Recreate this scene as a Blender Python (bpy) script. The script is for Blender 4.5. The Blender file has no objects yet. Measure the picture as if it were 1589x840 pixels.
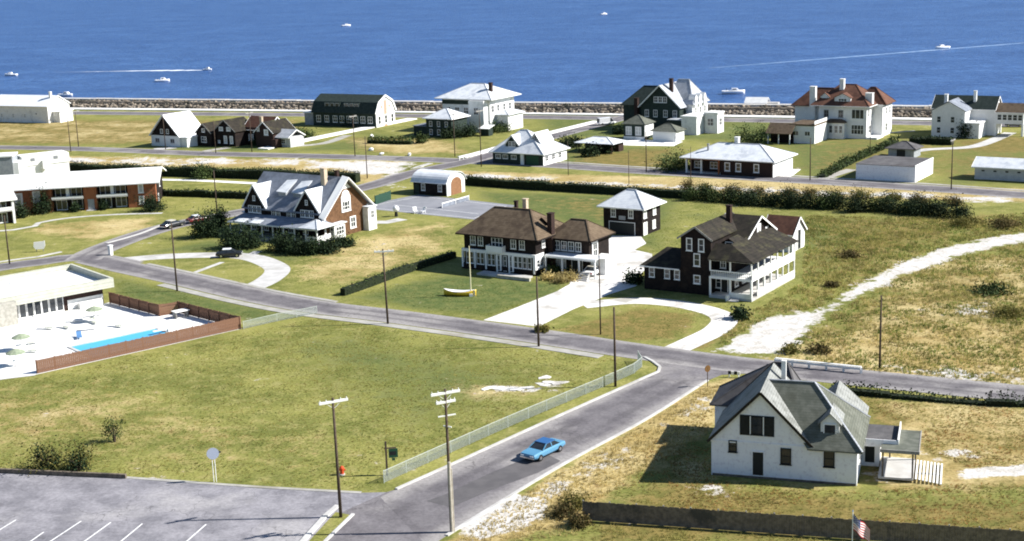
import bpy, math, random
import numpy as np
from mathutils import Vector, Matrix
random.seed(7); rng = np.random.default_rng(7)
scene = bpy.context.scene
C = scene.collection
R = math.radians

# ---------------------------------------------------------------- camera
FPX, CX, CY, CAMH = 2200.0, 794.5, 420.0, 50.0        # photograph is 1589 x 840
PITCH, ROLL = math.atan(500 / 2200), R(2.0)
fwd = Vector((0, math.cos(PITCH), -math.sin(PITCH)))
r0 = Vector((1, 0, 0)); u0 = r0.cross(fwd)
cright = r0 * math.cos(ROLL) - u0 * math.sin(ROLL)
cup = r0 * math.sin(ROLL) + u0 * math.cos(ROLL)
CAM = Vector((0, 0, CAMH))
cam = bpy.data.objects.new('camera', bpy.data.cameras.new('camera'))
C.objects.link(cam); scene.camera = cam
cam.data.sensor_width = 36.0
cam.data.lens = 36.0 * FPX / 1589.0
cam.data.clip_start = 1.0; cam.data.clip_end = 30000.0
m = Matrix.Identity(4)
for i in range(3):
    m[i][0], m[i][1], m[i][2], m[i][3] = cright[i], cup[i], -fwd[i], CAM[i]
cam.matrix_world = m

# ---------------------------------------------------------------- daylight
SUN_EL, SUN_AZ = R(37), R(92)          # azimuth clockwise from +Y
world = bpy.data.worlds.new('World'); scene.world = world; world.use_nodes = True
wn = world.node_tree.nodes; wl = world.node_tree.links
sky = wn.new('ShaderNodeTexSky'); sky.sky_type = 'NISHITA'; sky.sun_disc = False
sky.sun_elevation = SUN_EL; sky.sun_rotation = SUN_AZ; sky.air_density = 1.0; sky.dust_density = 0.4; sky.ozone_density = 5.0
wl.new(sky.outputs[0], wn['Background'].inputs[0]); wn['Background'].inputs[1].default_value = 0.062
sun = bpy.data.objects.new('sun', bpy.data.lights.new('sun', 'SUN')); C.objects.link(sun)
sun.data.energy = 5.0; sun.data.angle = R(0.55); sun.data.color = (1.0, 0.965, 0.91)
sd = Vector((math.sin(SUN_AZ) * math.cos(SUN_EL), math.cos(SUN_AZ) * math.cos(SUN_EL), math.sin(SUN_EL)))
sun.rotation_euler = (-sd).to_track_quat('-Z', 'Y').to_euler()
scene.view_settings.view_transform = 'Standard'; scene.view_settings.look = 'None'
scene.view_settings.exposure = 0.94; scene.view_settings.gamma = 1.0
scene.render.engine = 'CYCLES'; scene.cycles.filter_width = 1.9

# ---------------------------------------------------------------- helpers
def G(px, py, z=0.0):
    """world point at height z seen at a pixel of the photograph (survey of the site)"""
    d = fwd * FPX + cright * (px - CX) + cup * (CY - py)
    return CAM + d * ((z - CAMH) / d.z)

def tag(o, label=None, cat=None, group=None, kind=None):
    if label: o['label'] = label
    if cat: o['category'] = cat
    if group: o['group'] = group
    if kind: o['kind'] = kind
    return o

def thing(name, label, cat, loc=(0, 0, 0), yaw=0.0, group=None):
    o = bpy.data.objects.new(name, None); C.objects.link(o)
    o.empty_display_size = 0.3
    o.location = loc; o.rotation_euler = (0, 0, R(yaw))
    return tag(o, label, cat, group)

class MB:
    def __init__(s): s.v = []; s.f = []
    def add(s, vs, fs):
        n = len(s.v); s.v += [tuple(v) for v in vs]; s.f += [tuple(i + n for i in f) for f in fs]; return s
    def box(s, x0, x1, y0, y1, z0, z1):
        return s.add([(x0,y0,z0),(x1,y0,z0),(x1,y1,z0),(x0,y1,z0),(x0,y0,z1),(x1,y0,z1),(x1,y1,z1),(x0,y1,z1)],
                     [(3,2,1,0),(4,5,6,7),(0,1,5,4),(1,2,6,5),(2,3,7,6),(3,0,4,7)])
    def extr(s, poly, d):
        n = len(poly); d = Vector(d); p = [Vector(q) for q in poly]
        return s.add(p + [q + d for q in p], [tuple(range(n))[::-1], tuple(range(n, 2*n))] + [(i, (i+1) % n, n + (i+1) % n, n + i) for i in range(n)])
    def slab(s, poly, t): return s.extr(poly, (0, 0, t))
    def beam(s, p, q, w, h=None):
        h = h or w; p, q = Vector(p), Vector(q); d = (q - p).normalized()
        a = d.cross(Vector((0, 0, 1)))
        if a.length < 1e-4: a = Vector((1, 0, 0))
        a.normalize(); b = a.cross(d)
        a *= w / 2; b *= h / 2
        return s.add([p-a-b,p+a-b,p+a+b,p-a+b,q-a-b,q+a-b,q+a+b,q-a+b], [(0,1,2,3),(7,6,5,4),(0,4,5,1),(1,5,6,2),(2,6,7,3),(3,7,4,0)])
    def tube(s, p, q, r0_, r1_=None, n=8):
        r1_ = r0_ if r1_ is None else r1_; p, q = Vector(p), Vector(q); d = (q - p).normalized()
        a = d.cross(Vector((0.3, 0.1, 1))) if abs(d.z) < .9 else d.cross(Vector((1, 0, 0)))
        a.normalize(); b = d.cross(a)
        vs = [p + (a*math.cos(t)+b*math.sin(t))*r0_ for t in [2*math.pi*i/n for i in range(n)]] + [q + (a*math.cos(t)+b*math.sin(t))*r1_ for t in [2*math.pi*i/n for i in range(n)]]
        return s.add(vs, [(i,(i+1)%n,n+(i+1)%n,n+i) for i in range(n)] + [tuple(range(n))[::-1], tuple(range(n,2*n))])
    def loft(s, rings, cap=True):
        n = len(rings[0]); b = len(s.v); vs = [tuple(v) for r in rings for v in r]; fs = []
        for k in range(len(rings)-1):
            for i in range(n): fs.append((k*n+i, k*n+(i+1)%n, (k+1)*n+(i+1)%n, (k+1)*n+i))
        if cap: fs += [tuple(range(n))[::-1], tuple(range((len(rings)-1)*n, len(rings)*n))]
        return s.add(vs, fs)
    def mesh(s, name, mat, smooth=False):
        me = bpy.data.meshes.new(name); me.from_pydata(s.v, [], s.f)
        me.update(); me.materials.append(M[mat] if isinstance(mat, str) else mat)
        if smooth: me.polygons.foreach_set('use_smooth', [True]*len(me.polygons))
        return me
    def build(s, name, mat, parent=None, smooth=False):
        return put(name, s.mesh(name, mat, smooth), parent)

def put(name, me, parent=None, loc=None, rz=0.0):
    o = bpy.data.objects.new(name, me); C.objects.link(o); o.parent = parent
    if loc is not None: o.location = loc
    o.rotation_euler.z = rz
    return o

def fast(name, V, nper, mat, smooth=False):
    """mesh of separate nper-gons from an (n*nper,3) array"""
    V = np.asarray(V, dtype=np.float32).reshape(-1, 3); nl = len(V); nf = nl // nper
    me = bpy.data.meshes.new(name)
    me.vertices.add(nl); me.vertices.foreach_set('co', V.ravel())
    me.loops.add(nl); me.loops.foreach_set('vertex_index', np.arange(nl, dtype=np.int32))
    me.polygons.add(nf); me.polygons.foreach_set('loop_start', np.arange(0, nl, nper, dtype=np.int32))
    me.update(calc_edges=True); me.validate(); me.materials.append(M[mat])
    return me

def smooth_path(pts, step=3.0):
    P = [Vector(p) for p in pts]; P = [P[0]*2-P[1]] + P + [P[-1]*2-P[-2]]; out = []
    for i in range(1, len(P)-2):
        a, b, c, d = P[i-1:i+3]; n = max(1, int((c-b).length/step))
        for k in range(n):
            t = k/n; out.append(0.5*((2*b)+(c-a)*t+(2*a-5*b+4*c-d)*t*t+(3*b-a-3*c+d)*t**3))
    out.append(P[-2]); return out

# ---------------------------------------------------------------- materials
M = {}
def nodes(name):
    mt = bpy.data.materials.new(name); mt.use_nodes = True; M[name] = mt
    nt = mt.node_tree; return mt, nt, nt.nodes, nt.links, nt.nodes['Principled BSDF']

def noise(nt, vec, scale, detail=4.0, rough=0.6):
    n = nt.nodes.new('ShaderNodeTexNoise'); n.inputs['Scale'].default_value = scale
    n.inputs['Detail'].default_value = detail; n.inputs['Roughness'].default_value = rough
    if vec is not None: nt.links.new(vec, n.inputs['Vector'])
    return n.outputs['Fac']

def mrange(nt, val, a, b, c=0.0, d=1.0):
    n = nt.nodes.new('ShaderNodeMapRange'); n.interpolation_type = 'SMOOTHSTEP'
    nt.links.new(val, n.inputs[0])
    for i, x in enumerate((a, b, c, d)): n.inputs[i+1].default_value = x
    return n.outputs[0]

def mix(nt, fac, a, b):
    n = nt.nodes.new('ShaderNodeMix'); n.data_type = 'RGBA'
    if hasattr(fac, 'links'): nt.links.new(fac, n.inputs[0])
    else: n.inputs[0].default_value = fac
    for s_, v in ((6, a), (7, b)):
        if hasattr(v, 'links'): nt.links.new(v, n.inputs[s_])
        else: n.inputs[s_].default_value = (*v, 1)
    return n.outputs[2]

def math_(nt, op, a, b):
    n = nt.nodes.new('ShaderNodeMath'); n.operation = op
    for i, v in enumerate((a, b)):
        if hasattr(v, 'links'): nt.links.new(v, n.inputs[i])
        else: n.inputs[i].default_value = v
    return n.outputs[0]

def bump(nt, h, strength, dist=0.05):
    n = nt.nodes.new('ShaderNodeBump'); n.inputs['Strength'].default_value = strength; n.inputs['Distance'].default_value = dist
    nt.links.new(h, n.inputs['Height']); return n.outputs[0]

def surf(name, col, col2=None, sc=1.0, lo=0.35, hi=0.65, rough=0.8, spec=0.2, bsc=None, bst=0.3, bd=0.03, course=None, col3=None, sc3=0.15, metal=0.0, world_co=False):
    """mottled surface: col/col2 by noise, optional stains col3, horizontal courses, bump"""
    mt, nt, N, L, P = nodes(name)
    tc = N.new('ShaderNodeTexCoord'); co = tc.outputs['Object']
    if world_co: co = N.new('ShaderNodeNewGeometry').outputs['Position']
    out = None
    if col2:
        out = mix(nt, mrange(nt, noise(nt, co, sc), lo, hi), col, col2)
    if col3:
        out = mix(nt, mrange(nt, noise(nt, co, sc3, 5, 0.65), 0.5, 0.68), out if out is not None else col, col3)
    h = None
    if course:
        sep = N.new('ShaderNodeSeparateXYZ'); L.new(co, sep.inputs[0])
        w = math_(nt, 'FRACT', math_(nt, 'ADD', math_(nt, 'DIVIDE', sep.outputs[2], course), math_(nt, 'MULTIPLY', noise(nt, co, 1.2, 2), 0.35)), 0)
        h = w
        dk = mrange(nt, w, 0.75, 1.0, 1.0, 0.62)
        vm = N.new('ShaderNodeMix'); vm.data_type = 'RGBA'; vm.blend_type = 'MULTIPLY'; vm.inputs[0].default_value = 1.0
        if out is not None: L.new(out, vm.inputs[6])
        else: vm.inputs[6].default_value = (*col, 1)
        L.new(dk, vm.inputs[7]); out = vm.outputs[2]
    if out is not None: L.new(out, P.inputs['Base Color'])
    else: P.inputs['Base Color'].default_value = (*col, 1)
    if bsc: h = noise(nt, co, bsc, 3) if h is None else math_(nt, 'ADD', h, noise(nt, co, bsc, 3))
    if h is not None: L.new(bump(nt, h, bst, bd), P.inputs['Normal'])
    P.inputs['Roughness'].default_value = rough; P.inputs['Specular IOR Level'].default_value = spec; P.inputs['Metallic'].default_value = metal
    return mt

surf('white_paint', (.80,.80,.78), (.72,.72,.70), sc=1.5, bsc=9, bst=.15, col3=(.60,.60,.58), sc3=.5)
surf('white_trim', (.82,.82,.80), rough=.6)
surf('weathered_white', (.86,.86,.86), (.83,.83,.84), sc=.9, bsc=6, bst=.25, col3=(.70,.68,.70), sc3=2.2)
surf('clapboard_white', (.80,.80,.79), (.74,.74,.73), sc=1, course=.16, bst=.4)
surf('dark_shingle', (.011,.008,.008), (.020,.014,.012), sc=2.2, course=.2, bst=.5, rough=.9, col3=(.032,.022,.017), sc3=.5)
surf('brown_shingle', (.105,.055,.028), (.165,.088,.045), sc=2.0, course=.2, bst=.5, rough=.9)
surf('dark_green', (.022,.035,.030), (.035,.05,.042), sc=2, course=.18, rough=.8)
surf('grey_wall', (.26,.28,.30), (.34,.36,.38), sc=1.5, course=.16)
surf('stone_grey', (.30,.29,.25), (.42,.40,.35), sc=2.2, bsc=5, bst=.6)
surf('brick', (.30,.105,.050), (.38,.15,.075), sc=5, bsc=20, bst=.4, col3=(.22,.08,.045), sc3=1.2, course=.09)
surf('dark_brick', (.026,.016,.014), (.045,.025,.020), sc=4, bsc=20, bst=.4)
surf('roof_white', (.74,.76,.77), (.62,.65,.68), sc=.7, rough=.7, course=.22, bst=.3, col3=(.5,.53,.57), sc3=.35)
surf('roof_gravel', (.78,.78,.76), (.68,.68,.66), sc=.6, bsc=14, bst=.3)
surf('roof_bluegrey', (.19,.21,.25), (.26,.285,.33), sc=.9, course=.22, bst=.5, rough=.85, col3=(.15,.165,.19), sc3=.3)
surf('roof_mid', (.20,.207,.195), (.28,.288,.272), sc=1.1, course=.2, bst=.5, rough=.8, col3=(.15,.155,.14), sc3=.5)
surf('roof_palegrey', (.36,.38,.41), (.46,.48,.51), sc=.9, course=.22, bst=.4, rough=.85, col3=(.27,.29,.31), sc3=.3)
surf('roof_brown', (.105,.075,.048), (.15,.11,.072), sc=1.3, course=.22, bst=.5, rough=.9, col3=(.075,.052,.035), sc3=.4)
surf('roof_dark', (.020,.018,.014), (.036,.030,.023), sc=1.1, course=.22, bst=.5, rough=.9, col3=(.060,.055,.030), sc3=.6)
surf('roof_mossgrey', (.100,.108,.086), (.150,.156,.128), sc=1.3, course=.2, bst=.5, rough=.9, col3=(.095,.10,.078), sc3=.5)
surf('roof_red', (.105,.050,.034), (.15,.072,.046), sc=1.3, course=.25, bst=.5, rough=.85, col3=(.085,.040,.027), sc3=.4)
surf('roof_green', (.022,.034,.030), (.036,.050,.044), sc=1.5, course=.2, bst=.4, rough=.9)
surf('roof_tar', (.085,.082,.085), (.13,.125,.125), sc=.8, bsc=10, rough=.9, col3=(.06,.055,.055), sc3=.4)
def asphalt_mat(name, a, b, dust, edge):
    mt, nt, N, L, P = nodes(name)
    pos = N.new('ShaderNodeNewGeometry').outputs['Position']
    n1, n2, n3 = noise(nt, pos, .3, 5), noise(nt, pos, .07, 4), noise(nt, pos, 2.5, 5, .7)
    c = mix(nt, mrange(nt, n1, .35, .65), a, b)
    c = mix(nt, mrange(nt, n2, .5, .66, 0, .75), c, dust)
    if edge:
        uv = N.new('ShaderNodeUVMap'); s_ = N.new('ShaderNodeSeparateXYZ'); L.new(uv.outputs[0], s_.inputs[0])
        d = math_(nt, 'ADD', math_(nt, 'ABSOLUTE', math_(nt, 'SUBTRACT', s_.outputs[0], .5), 0), math_(nt, 'MULTIPLY', math_(nt, 'SUBTRACT', n1, .5), .18))
        c = mix(nt, mrange(nt, d, .26, .46, 0, .85), c, dust)              # sand blown to the road edges
        tr = mrange(nt, math_(nt, 'ABSOLUTE', math_(nt, 'SUBTRACT', math_(nt, 'ABSOLUTE', math_(nt, 'SUBTRACT', s_.outputs[0], .5), 0), .17), 0), .02, .09, .5, 0)
        c = mix(nt, math_(nt, 'MULTIPLY', tr, mrange(nt, n2, .3, .6)), c, tuple(x*.72 for x in a))   # worn wheel tracks
    vo = N.new('ShaderNodeTexVoronoi'); vo.feature = 'DISTANCE_TO_EDGE'; vo.inputs['Scale'].default_value = .16
    wv = N.new('ShaderNodeVectorMath'); wv.operation = 'ADD'; L.new(pos, wv.inputs[0])
    nc = N.new('ShaderNodeTexNoise'); nc.inputs['Scale'].default_value = .5; L.new(pos, nc.inputs['Vector']); sc_ = N.new('ShaderNodeVectorMath'); sc_.operation = 'SCALE'; sc_.inputs['Scale'].default_value = 3.0
    L.new(nc.outputs['Color'], sc_.inputs[0]); L.new(sc_.outputs[0], wv.inputs[1]); L.new(wv.outputs[0], vo.inputs['Vector'])
    crack = math_(nt, 'MULTIPLY', mrange(nt, vo.outputs['Distance'], .002, .009, 1, 0), mrange(nt, n2, .42, .56))
    c = mix(nt, math_(nt, 'MULTIPLY', crack, .38), c, (.03,.028,.028))
    c = mix(nt, mrange(nt, noise(nt, pos, .45, 3), .68, .76, 0, .6), c, (.055,.052,.055))            # oil and tar stains
    fm = N.new('ShaderNodeMix'); fm.data_type = 'RGBA'; fm.blend_type = 'MULTIPLY'; fm.inputs[0].default_value = 1
    L.new(c, fm.inputs[6]); L.new(mrange(nt, n3, .3, .7, .84, 1.16), fm.inputs[7]); L.new(fm.outputs[2], P.inputs['Base Color'])
    P.inputs['Roughness'].default_value = .92; P.inputs['Specular IOR Level'].default_value = .15
    L.new(bump(nt, n3, .3, .03), P.inputs['Normal'])
asphalt_mat('asphalt', (.120,.111,.118), (.168,.157,.163), (.30,.283,.272), True)
asphalt_mat('asphalt_plain', (.135,.125,.132), (.19,.177,.184), (.27,.255,.245), False)
asphalt_mat('asphalt_lot', (.175,.170,.185), (.275,.265,.282), (.36,.345,.345), False)
surf('court', (.20,.205,.225), (.24,.245,.265), sc=.3, rough=.85, world_co=True)
surf('patch_asphalt', (.095,.09,.093), (.12,.113,.115), sc=.6, rough=.9, world_co=True)
surf('concrete', (.54,.53,.51), (.45,.44,.42), sc=.6, bsc=8, bst=.2, rough=.85, world_co=True, col3=(.36,.35,.32), sc3=.2)
surf('walk', (.40,.385,.35), (.32,.31,.28), sc=.5, bsc=8, bst=.2, rough=.9, world_co=True, col3=(.27,.25,.20), sc3=.15)
surf('drive_shell', (.72,.70,.67), (.58,.56,.53), sc=.45, bsc=10, bst=.4, rough=.9, world_co=True, col3=(.38,.36,.32), sc3=.16)
surf('deck_concrete', (.84,.83,.80), (.76,.75,.73), sc=.4, rough=.8, world_co=True)
surf('sand', (.72,.68,.62), (.60,.55,.47), sc=.35, bsc=3, bst=.5, bd=.1, rough=.95, world_co=True, col3=(.46,.40,.30), sc3=.12)
surf('line_paint', (.80,.80,.78), (.50,.49,.48), sc=2.5, lo=.5, hi=.75, world_co=True)
surf('pole_wood', (.060,.042,.032), (.095,.070,.052), sc=3, rough=.9)
surf('pole_pale', (.40,.36,.30), (.50,.46,.40), sc=3, rough=.9)
surf('grey_wood', (.23,.22,.20), (.32,.31,.29), sc=4, rough=.9)
surf('fence_brown', (.16,.085,.055), (.23,.125,.08), sc=3, rough=.85)
surf('fence_dark', (.115,.095,.075), (.19,.155,.12), sc=3, rough=.9, col3=(.065,.06,.052), sc3=.5, world_co=True)
surf('fence_green', (.020,.055,.038), (.03,.075,.05), sc=3, rough=.8)
surf('wire', (.46,.50,.46), (.54,.58,.53), sc=4, rough=.45, spec=.5)
surf('metal_grey', (.35,.36,.38), rough=.4, metal=.6)
surf('glass', (.020,.026,.032), (.035,.042,.05), sc=.8, rough=.08, spec=.6)
surf('shutter', (.012,.014,.014), (.02,.022,.022), sc=3, rough=.6)
surf('blind', (.55,.55,.52), (.45,.45,.43), sc=2, rough=.7)
surf('door_brown', (.20,.10,.05), (.27,.14,.075), sc=3, rough=.7)
surf('door_dark', (.02,.022,.022), rough=.6)
surf('chimney_cream', (.55,.45,.33), (.46,.37,.27), sc=2.5, bsc=10)
surf('car_blue', (.095,.26,.41), rough=.25, spec=.6)
surf('car_roof_blue', (.03,.11,.28), rough=.3, spec=.6)
surf('car_dark', (.02,.022,.026), rough=.25, spec=.6)
surf('car_red', (.16,.02,.02), rough=.3, spec=.6)
surf('car_white', (.78,.79,.80), rough=.3, spec=.6)
surf('car_cream', (.62,.58,.48), rough=.3, spec=.6)
surf('rubber', (.015,.015,.015), rough=.8)
surf('chrome', (.62,.63,.65), rough=.18, metal=.9)
surf('hull_yellow', (.70,.50,.05), (.62,.42,.04), sc=2, rough=.4)
surf('hull_white', (.82,.82,.82), rough=.35)
surf('orange_red', (.55,.07,.02), rough=.6)
surf('sign_green', (.02,.07,.04), rough=.5)
surf('sign_red', (.45,.03,.02), rough=.5)
surf('sign_yellow', (.16,.085,.03), rough=.6)
surf('flag_white', (.80,.78,.78), rough=.8)
surf('flag_red', (.42,.04,.05), rough=.8)
surf('flag_blue', (.03,.05,.20), rough=.8)
surf('canvas_green', (.48,.50,.42), (.60,.62,.52), sc=2, rough=.9)
surf('canvas_white', (.75,.75,.72), rough=.9)
surf('canvas_blue', (.10,.22,.42), rough=.9)
surf('rock', (.19,.155,.12), (.34,.29,.23), sc=.5, bsc=2, bst=.6, bd=.2, rough=.95, col3=(.065,.065,.05), sc3=.3, world_co=True)
surf('bark', (.055,.042,.032), (.09,.07,.05), sc=4, rough=.95)
surf('pool_tile', (.45,.62,.70), rough=.4)
surf('foam', (.75,.79,.83), (.62,.68,.75), sc=.6, rough=.9, world_co=True)

def leafmat(name, a, b, c, thin=0.0):
    mt, nt, N, L, P = nodes(name)
    g = N.new('ShaderNodeNewGeometry')
    r = N.new('ShaderNodeValToRGB'); e = r.color_ramp.elements
    e[0].color = (*a, 1); e[1].color = (*c, 1); e.new(.5).color = (*b, 1)
    L.new(g.outputs['Random Per Island'], r.inputs[0])
    big = mrange(nt, noise(nt, g.outputs['Position'], .35, 3), .35, .65, .7, 1.3)
    vm = N.new('ShaderNodeMix'); vm.data_type = 'RGBA'; vm.blend_type = 'MULTIPLY'; vm.inputs[0].default_value = 1
    L.new(r.outputs[0], vm.inputs[6]); L.new(big, vm.inputs[7]); L.new(vm.outputs[2], P.inputs['Base Color'])
    P.inputs['Roughness'].default_value = .8; P.inputs['Specular IOR Level'].default_value = .15
    if thin:
        tr = N.new('ShaderNodeBsdfTranslucent'); L.new(vm.outputs[2], tr.inputs[0]); ms = N.new('ShaderNodeMixShader'); ms.inputs[0].default_value = thin
        L.new(P.outputs[0], ms.inputs[1]); L.new(tr.outputs[0], ms.inputs[2]); L.new(ms.outputs[0], N['Material Output'].inputs[0])
leafmat('leaf_dark', (.008,.018,.009), (.017,.032,.013), (.034,.052,.018))
leafmat('leaf_mid', (.025,.045,.014), (.05,.075,.022), (.085,.11,.035))
leafmat('leaf_olive', (.08,.085,.022), (.14,.13,.035), (.22,.18,.06), .35)
leafmat('leaf_scrub', (.05,.055,.020), (.12,.095,.036), (.21,.15,.065), .3)
leafmat('blade_lawn', (.22,.20,.05), (.30,.26,.07), (.40,.33,.11), .5)
leafmat('blade_green', (.10,.16,.03), (.15,.20,.045), (.22,.24,.06), .5)
leafmat('blade_dry', (.36,.285,.105), (.46,.37,.155), (.58,.48,.23), .5)
leafmat('blade_weed', (.20,.20,.055), (.29,.265,.08), (.40,.34,.12), .5)
leafmat('blade_rust', (.26,.14,.05), (.34,.20,.07), (.42,.27,.10), .5)
surf('stone_cream', (.52,.52,.44), (.44,.45,.38), sc=1.5, bsc=4, bst=.5, course=.5)
mt_, nt_, N_, L_, P_w = nodes('pool_water')
P_w.inputs['Base Color'].default_value = (.09,.46,.70,1); P_w.inputs['Roughness'].default_value = .12
L_.new(bump(nt_, noise(nt_, N_.new('ShaderNodeTexCoord').outputs['Object'], 1.5, 3), .3, .1), P_w.inputs['Normal'])
surf('grey_pale', (.46,.47,.48), (.54,.55,.56), sc=1.2, course=.2)
surf('roof_bright', (.84,.85,.86), (.78,.79,.80), sc=.6, rough=.6)
surf('metal_pale', (.50,.55,.66), rough=.4, metal=.2)
surf('mast_cream', (.62,.58,.38), rough=.6)
surf('foam_faint', (.26,.36,.52), (.16,.27,.44), sc=.3, rough=.6, world_co=True)
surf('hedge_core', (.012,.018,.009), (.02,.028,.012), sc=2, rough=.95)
surf('brick_pale', (.42,.25,.18), (.52,.34,.26), sc=4, bsc=20, bst=.4)
surf('canvas_sage', (.22,.26,.18), (.30,.34,.24), sc=2, rough=.9)

# ---------------------------------------------------------------- occupancy grid (keeps plants off roads and floors)
OX0, OY0, OSTEP = -300.0, 80.0, 0.5
occ = np.zeros((1000, 1200), bool)
def inside(px, py, poly):
    r = np.zeros(px.shape, bool); n = len(poly)
    for i in range(n):
        x0, y0 = poly[i][0], poly[i][1]; x1, y1 = poly[(i+1) % n][0], poly[(i+1) % n][1]
        if y0 == y1: continue
        c = ((y0 > py) != (y1 > py)) & (px < (x1-x0)*(py-y0)/(y1-y0)+x0); r ^= c
    return r
def block(poly):
    xs = [p[0] for p in poly]; ys = [p[1] for p in poly]
    i0 = max(0, int((min(xs)-OX0)/OSTEP)-1); i1 = min(1200, int((max(xs)-OX0)/OSTEP)+2)
    j0 = max(0, int((min(ys)-OY0)/OSTEP)-1); j1 = min(1000, int((max(ys)-OY0)/OSTEP)+2)
    if i1 <= i0 or j1 <= j0: return
    gx, gy = np.meshgrid(OX0+(np.arange(i0, i1)+.5)*OSTEP, OY0+(np.arange(j0, j1)+.5)*OSTEP)
    occ[j0:j1, i0:i1] |= inside(gx, gy, poly)
def free(X, Y):
    i = np.clip(((X-OX0)/OSTEP).astype(int), 0, 1199); j = np.clip(((Y-OY0)/OSTEP).astype(int), 0, 999)
    return ~occ[j, i]

# ---------------------------------------------------------------- ground
WA = Vector((-184.3, 518.2)); WB = Vector((140.5, 383.6))
WD = (WB-WA).normalized(); WNV = Vector((-WD.y, WD.x))           # seaward normal of the sea wall

gx = np.concatenate([[-6000,-2500,-1200,-700,-450,-330], np.arange(-262, 240, 1.2), [300,420,700,1200,2500,6000]])
gy = np.concatenate([[-3000,-1000,-300,0,60,84], np.arange(96, 565, 1.2), [600,660,800,1200,2400,5000]])
nx, ny = len(gx), len(gy)
GX, GY = np.meshgrid(gx, gy)
def fade(polys_px, soft):
    """1 inside the outlines, falling to 0 over `soft` metres outside"""
    best = np.full(GX.shape, -1e3)
    for pp in polys_px:
        P = [G(*p) for p in pp]
        d = np.full(GX.shape, 1e9)
        for a, b in zip(P, P[1:]+P[:1]):
            ex, ey = b.x-a.x, b.y-a.y; L2 = ex*ex+ey*ey+1e-9
            t = np.clip(((GX-a.x)*ex+(GY-a.y)*ey)/L2, 0, 1)
            d = np.minimum(d, np.hypot(GX-a.x-t*ex, GY-a.y-t*ey))
        ins = inside(GX, GY, P)
        best = np.maximum(best, np.where(ins, d, -d))
    return np.clip(.5+best/(2*soft), 0, 1)
SAND_TRACK = [(1105,545),(1195,553),(1245,518),(1300,478),(1400,428),(1500,393),(1600,372),(1900,296),(1890,287),(1589,361),(1500,376),(1440,394),(1380,418),(1310,455),(1270,480),(1200,490),(1150,520)]
sand = np.maximum.reduce([
    .98*fade([SAND_TRACK], 2.2),
    .95*fade([[(720,772),(800,765),(850,775),(838,815),(760,835),(705,838)]], 1.5),
    .52*fade([[(1010,662),(1100,600),(1130,610),(1080,650),(960,720),(850,775),(720,850),(690,850),(760,800)]], 2),
    .80*fade([[(470,248),(650,252),(600,290),(590,272),(480,262)]], 4),
    .56*fade([[(-260,238),(470,247),(480,258),(240,256),(-260,247)]], 4),
    .70*fade([[(760,598),(830,602),(840,608),(770,606)],[(838,592),(880,592),(875,600),(835,600)]], .7),
    .62*fade([[(1400,690),(1470,698),(1540,690),(1530,712),(1440,716)],[(1370,752),(1345,740),(1370,735)],[(1065,755),(1120,752),(1150,765),(1080,768)]], 1.5),
    .92*fade([[(1490,728),(1589,720),(1920,718),(1920,738),(1589,738),(1490,742)]], .8),
    .64*fade([[(1390,572),(1470,560),(1589,578),(1800,612),(1589,604),(1420,588)],[(1490,475),(1530,470),(1530,485),(1495,487)]], 5),
    .57*fade([[(700,266),(1000,284),(1589,306),(1589,316),(1000,294),(700,274)]], 3)])
green = np.maximum.reduce([
    .60*fade([[(400,530),(560,510),(830,560),(900,585),(780,640),(640,690),(560,640),(480,590)]], 9),
    .92*fade([[(545,462),(690,425),(880,440),(870,455),(755,495),(640,480)]], 3),
    .78*fade([[(735,296),(1060,306),(1040,360),(1030,395),(950,370),(860,345),(760,320)]], 4),
    .72*fade([[(1195,215),(1440,215),(1330,278),(1230,278)]], 6),
    .6*fade([[(1450,232),(1589,215),(1920,290),(1440,290)]], 6),
    .75*fade([[(790,245),(850,222),(1060,230),(1060,272),(870,262)]], 6),
    .70*fade([[(540,200),(680,215),(560,235),(430,236),(560,212)]], 5),
    .75*fade([[(180,400),(330,370),(450,395),(520,395),(440,410),(380,396),(270,392)]], 3),
    .88*fade([[(165,428),(480,492),(385,498),(180,462)]], 3),
    .72*fade([[(1030,330),(1480,335),(1400,390),(1260,440),(1140,480),(1240,420),(1200,375)]], 8),
    .65*fade([[(905,770),(1100,770),(1400,795),(1589,790),(1920,850),(900,850)]], 4),
    .75*fade([[(820,175),(1230,190),(1210,225),(960,215),(840,215)]], 8),
    .8*fade([[(230,225),(470,225),(400,236),(230,232)]], 4)])
dry = np.maximum.reduce([
    .85*fade([[(-260,236),(420,246),(640,249),(590,290),(420,262),(-260,256)]], 5),
    .80*fade([[(700,264),(1920,302),(1920,322),(1000,302),(700,276)]], 3),
    .50*fade([[(-260,183),(480,186),(470,200),(230,226),(-260,226)]], 10),
    1.45*fade([[(1130,590),(1100,660),(960,745),(905,800),(700,860),(690,850),(1000,660),(1100,598)]], 3),
    1.1*fade([[(1200,560),(1380,500),(1920,500),(1920,610),(1340,585)]], 8),
    .60*fade([[(1340,610),(1920,640),(1920,780),(1340,770),(1000,760),(1000,690),(1100,700),(1330,760)]], 5),
    .58*fade([[(440,400),(600,350),(715,340),(715,395),(550,450),(440,440)]], 6),
    .62*fade([[(60,345),(250,335),(260,350),(130,378),(20,360)]], 4),
    .45*fade([[(-260,590),(200,570),(420,640),(600,650),(560,745),(200,735),(-260,715)]], 8),
    .55*fade([[(690,590),(900,580),(840,630),(680,630)]], 6),
    .62*fade([[(520,215),(700,215),(740,240),(560,240)]], 6),
    .55*fade([[(1300,400),(1589,385),(1920,500),(1250,520)]], 10)])
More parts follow.
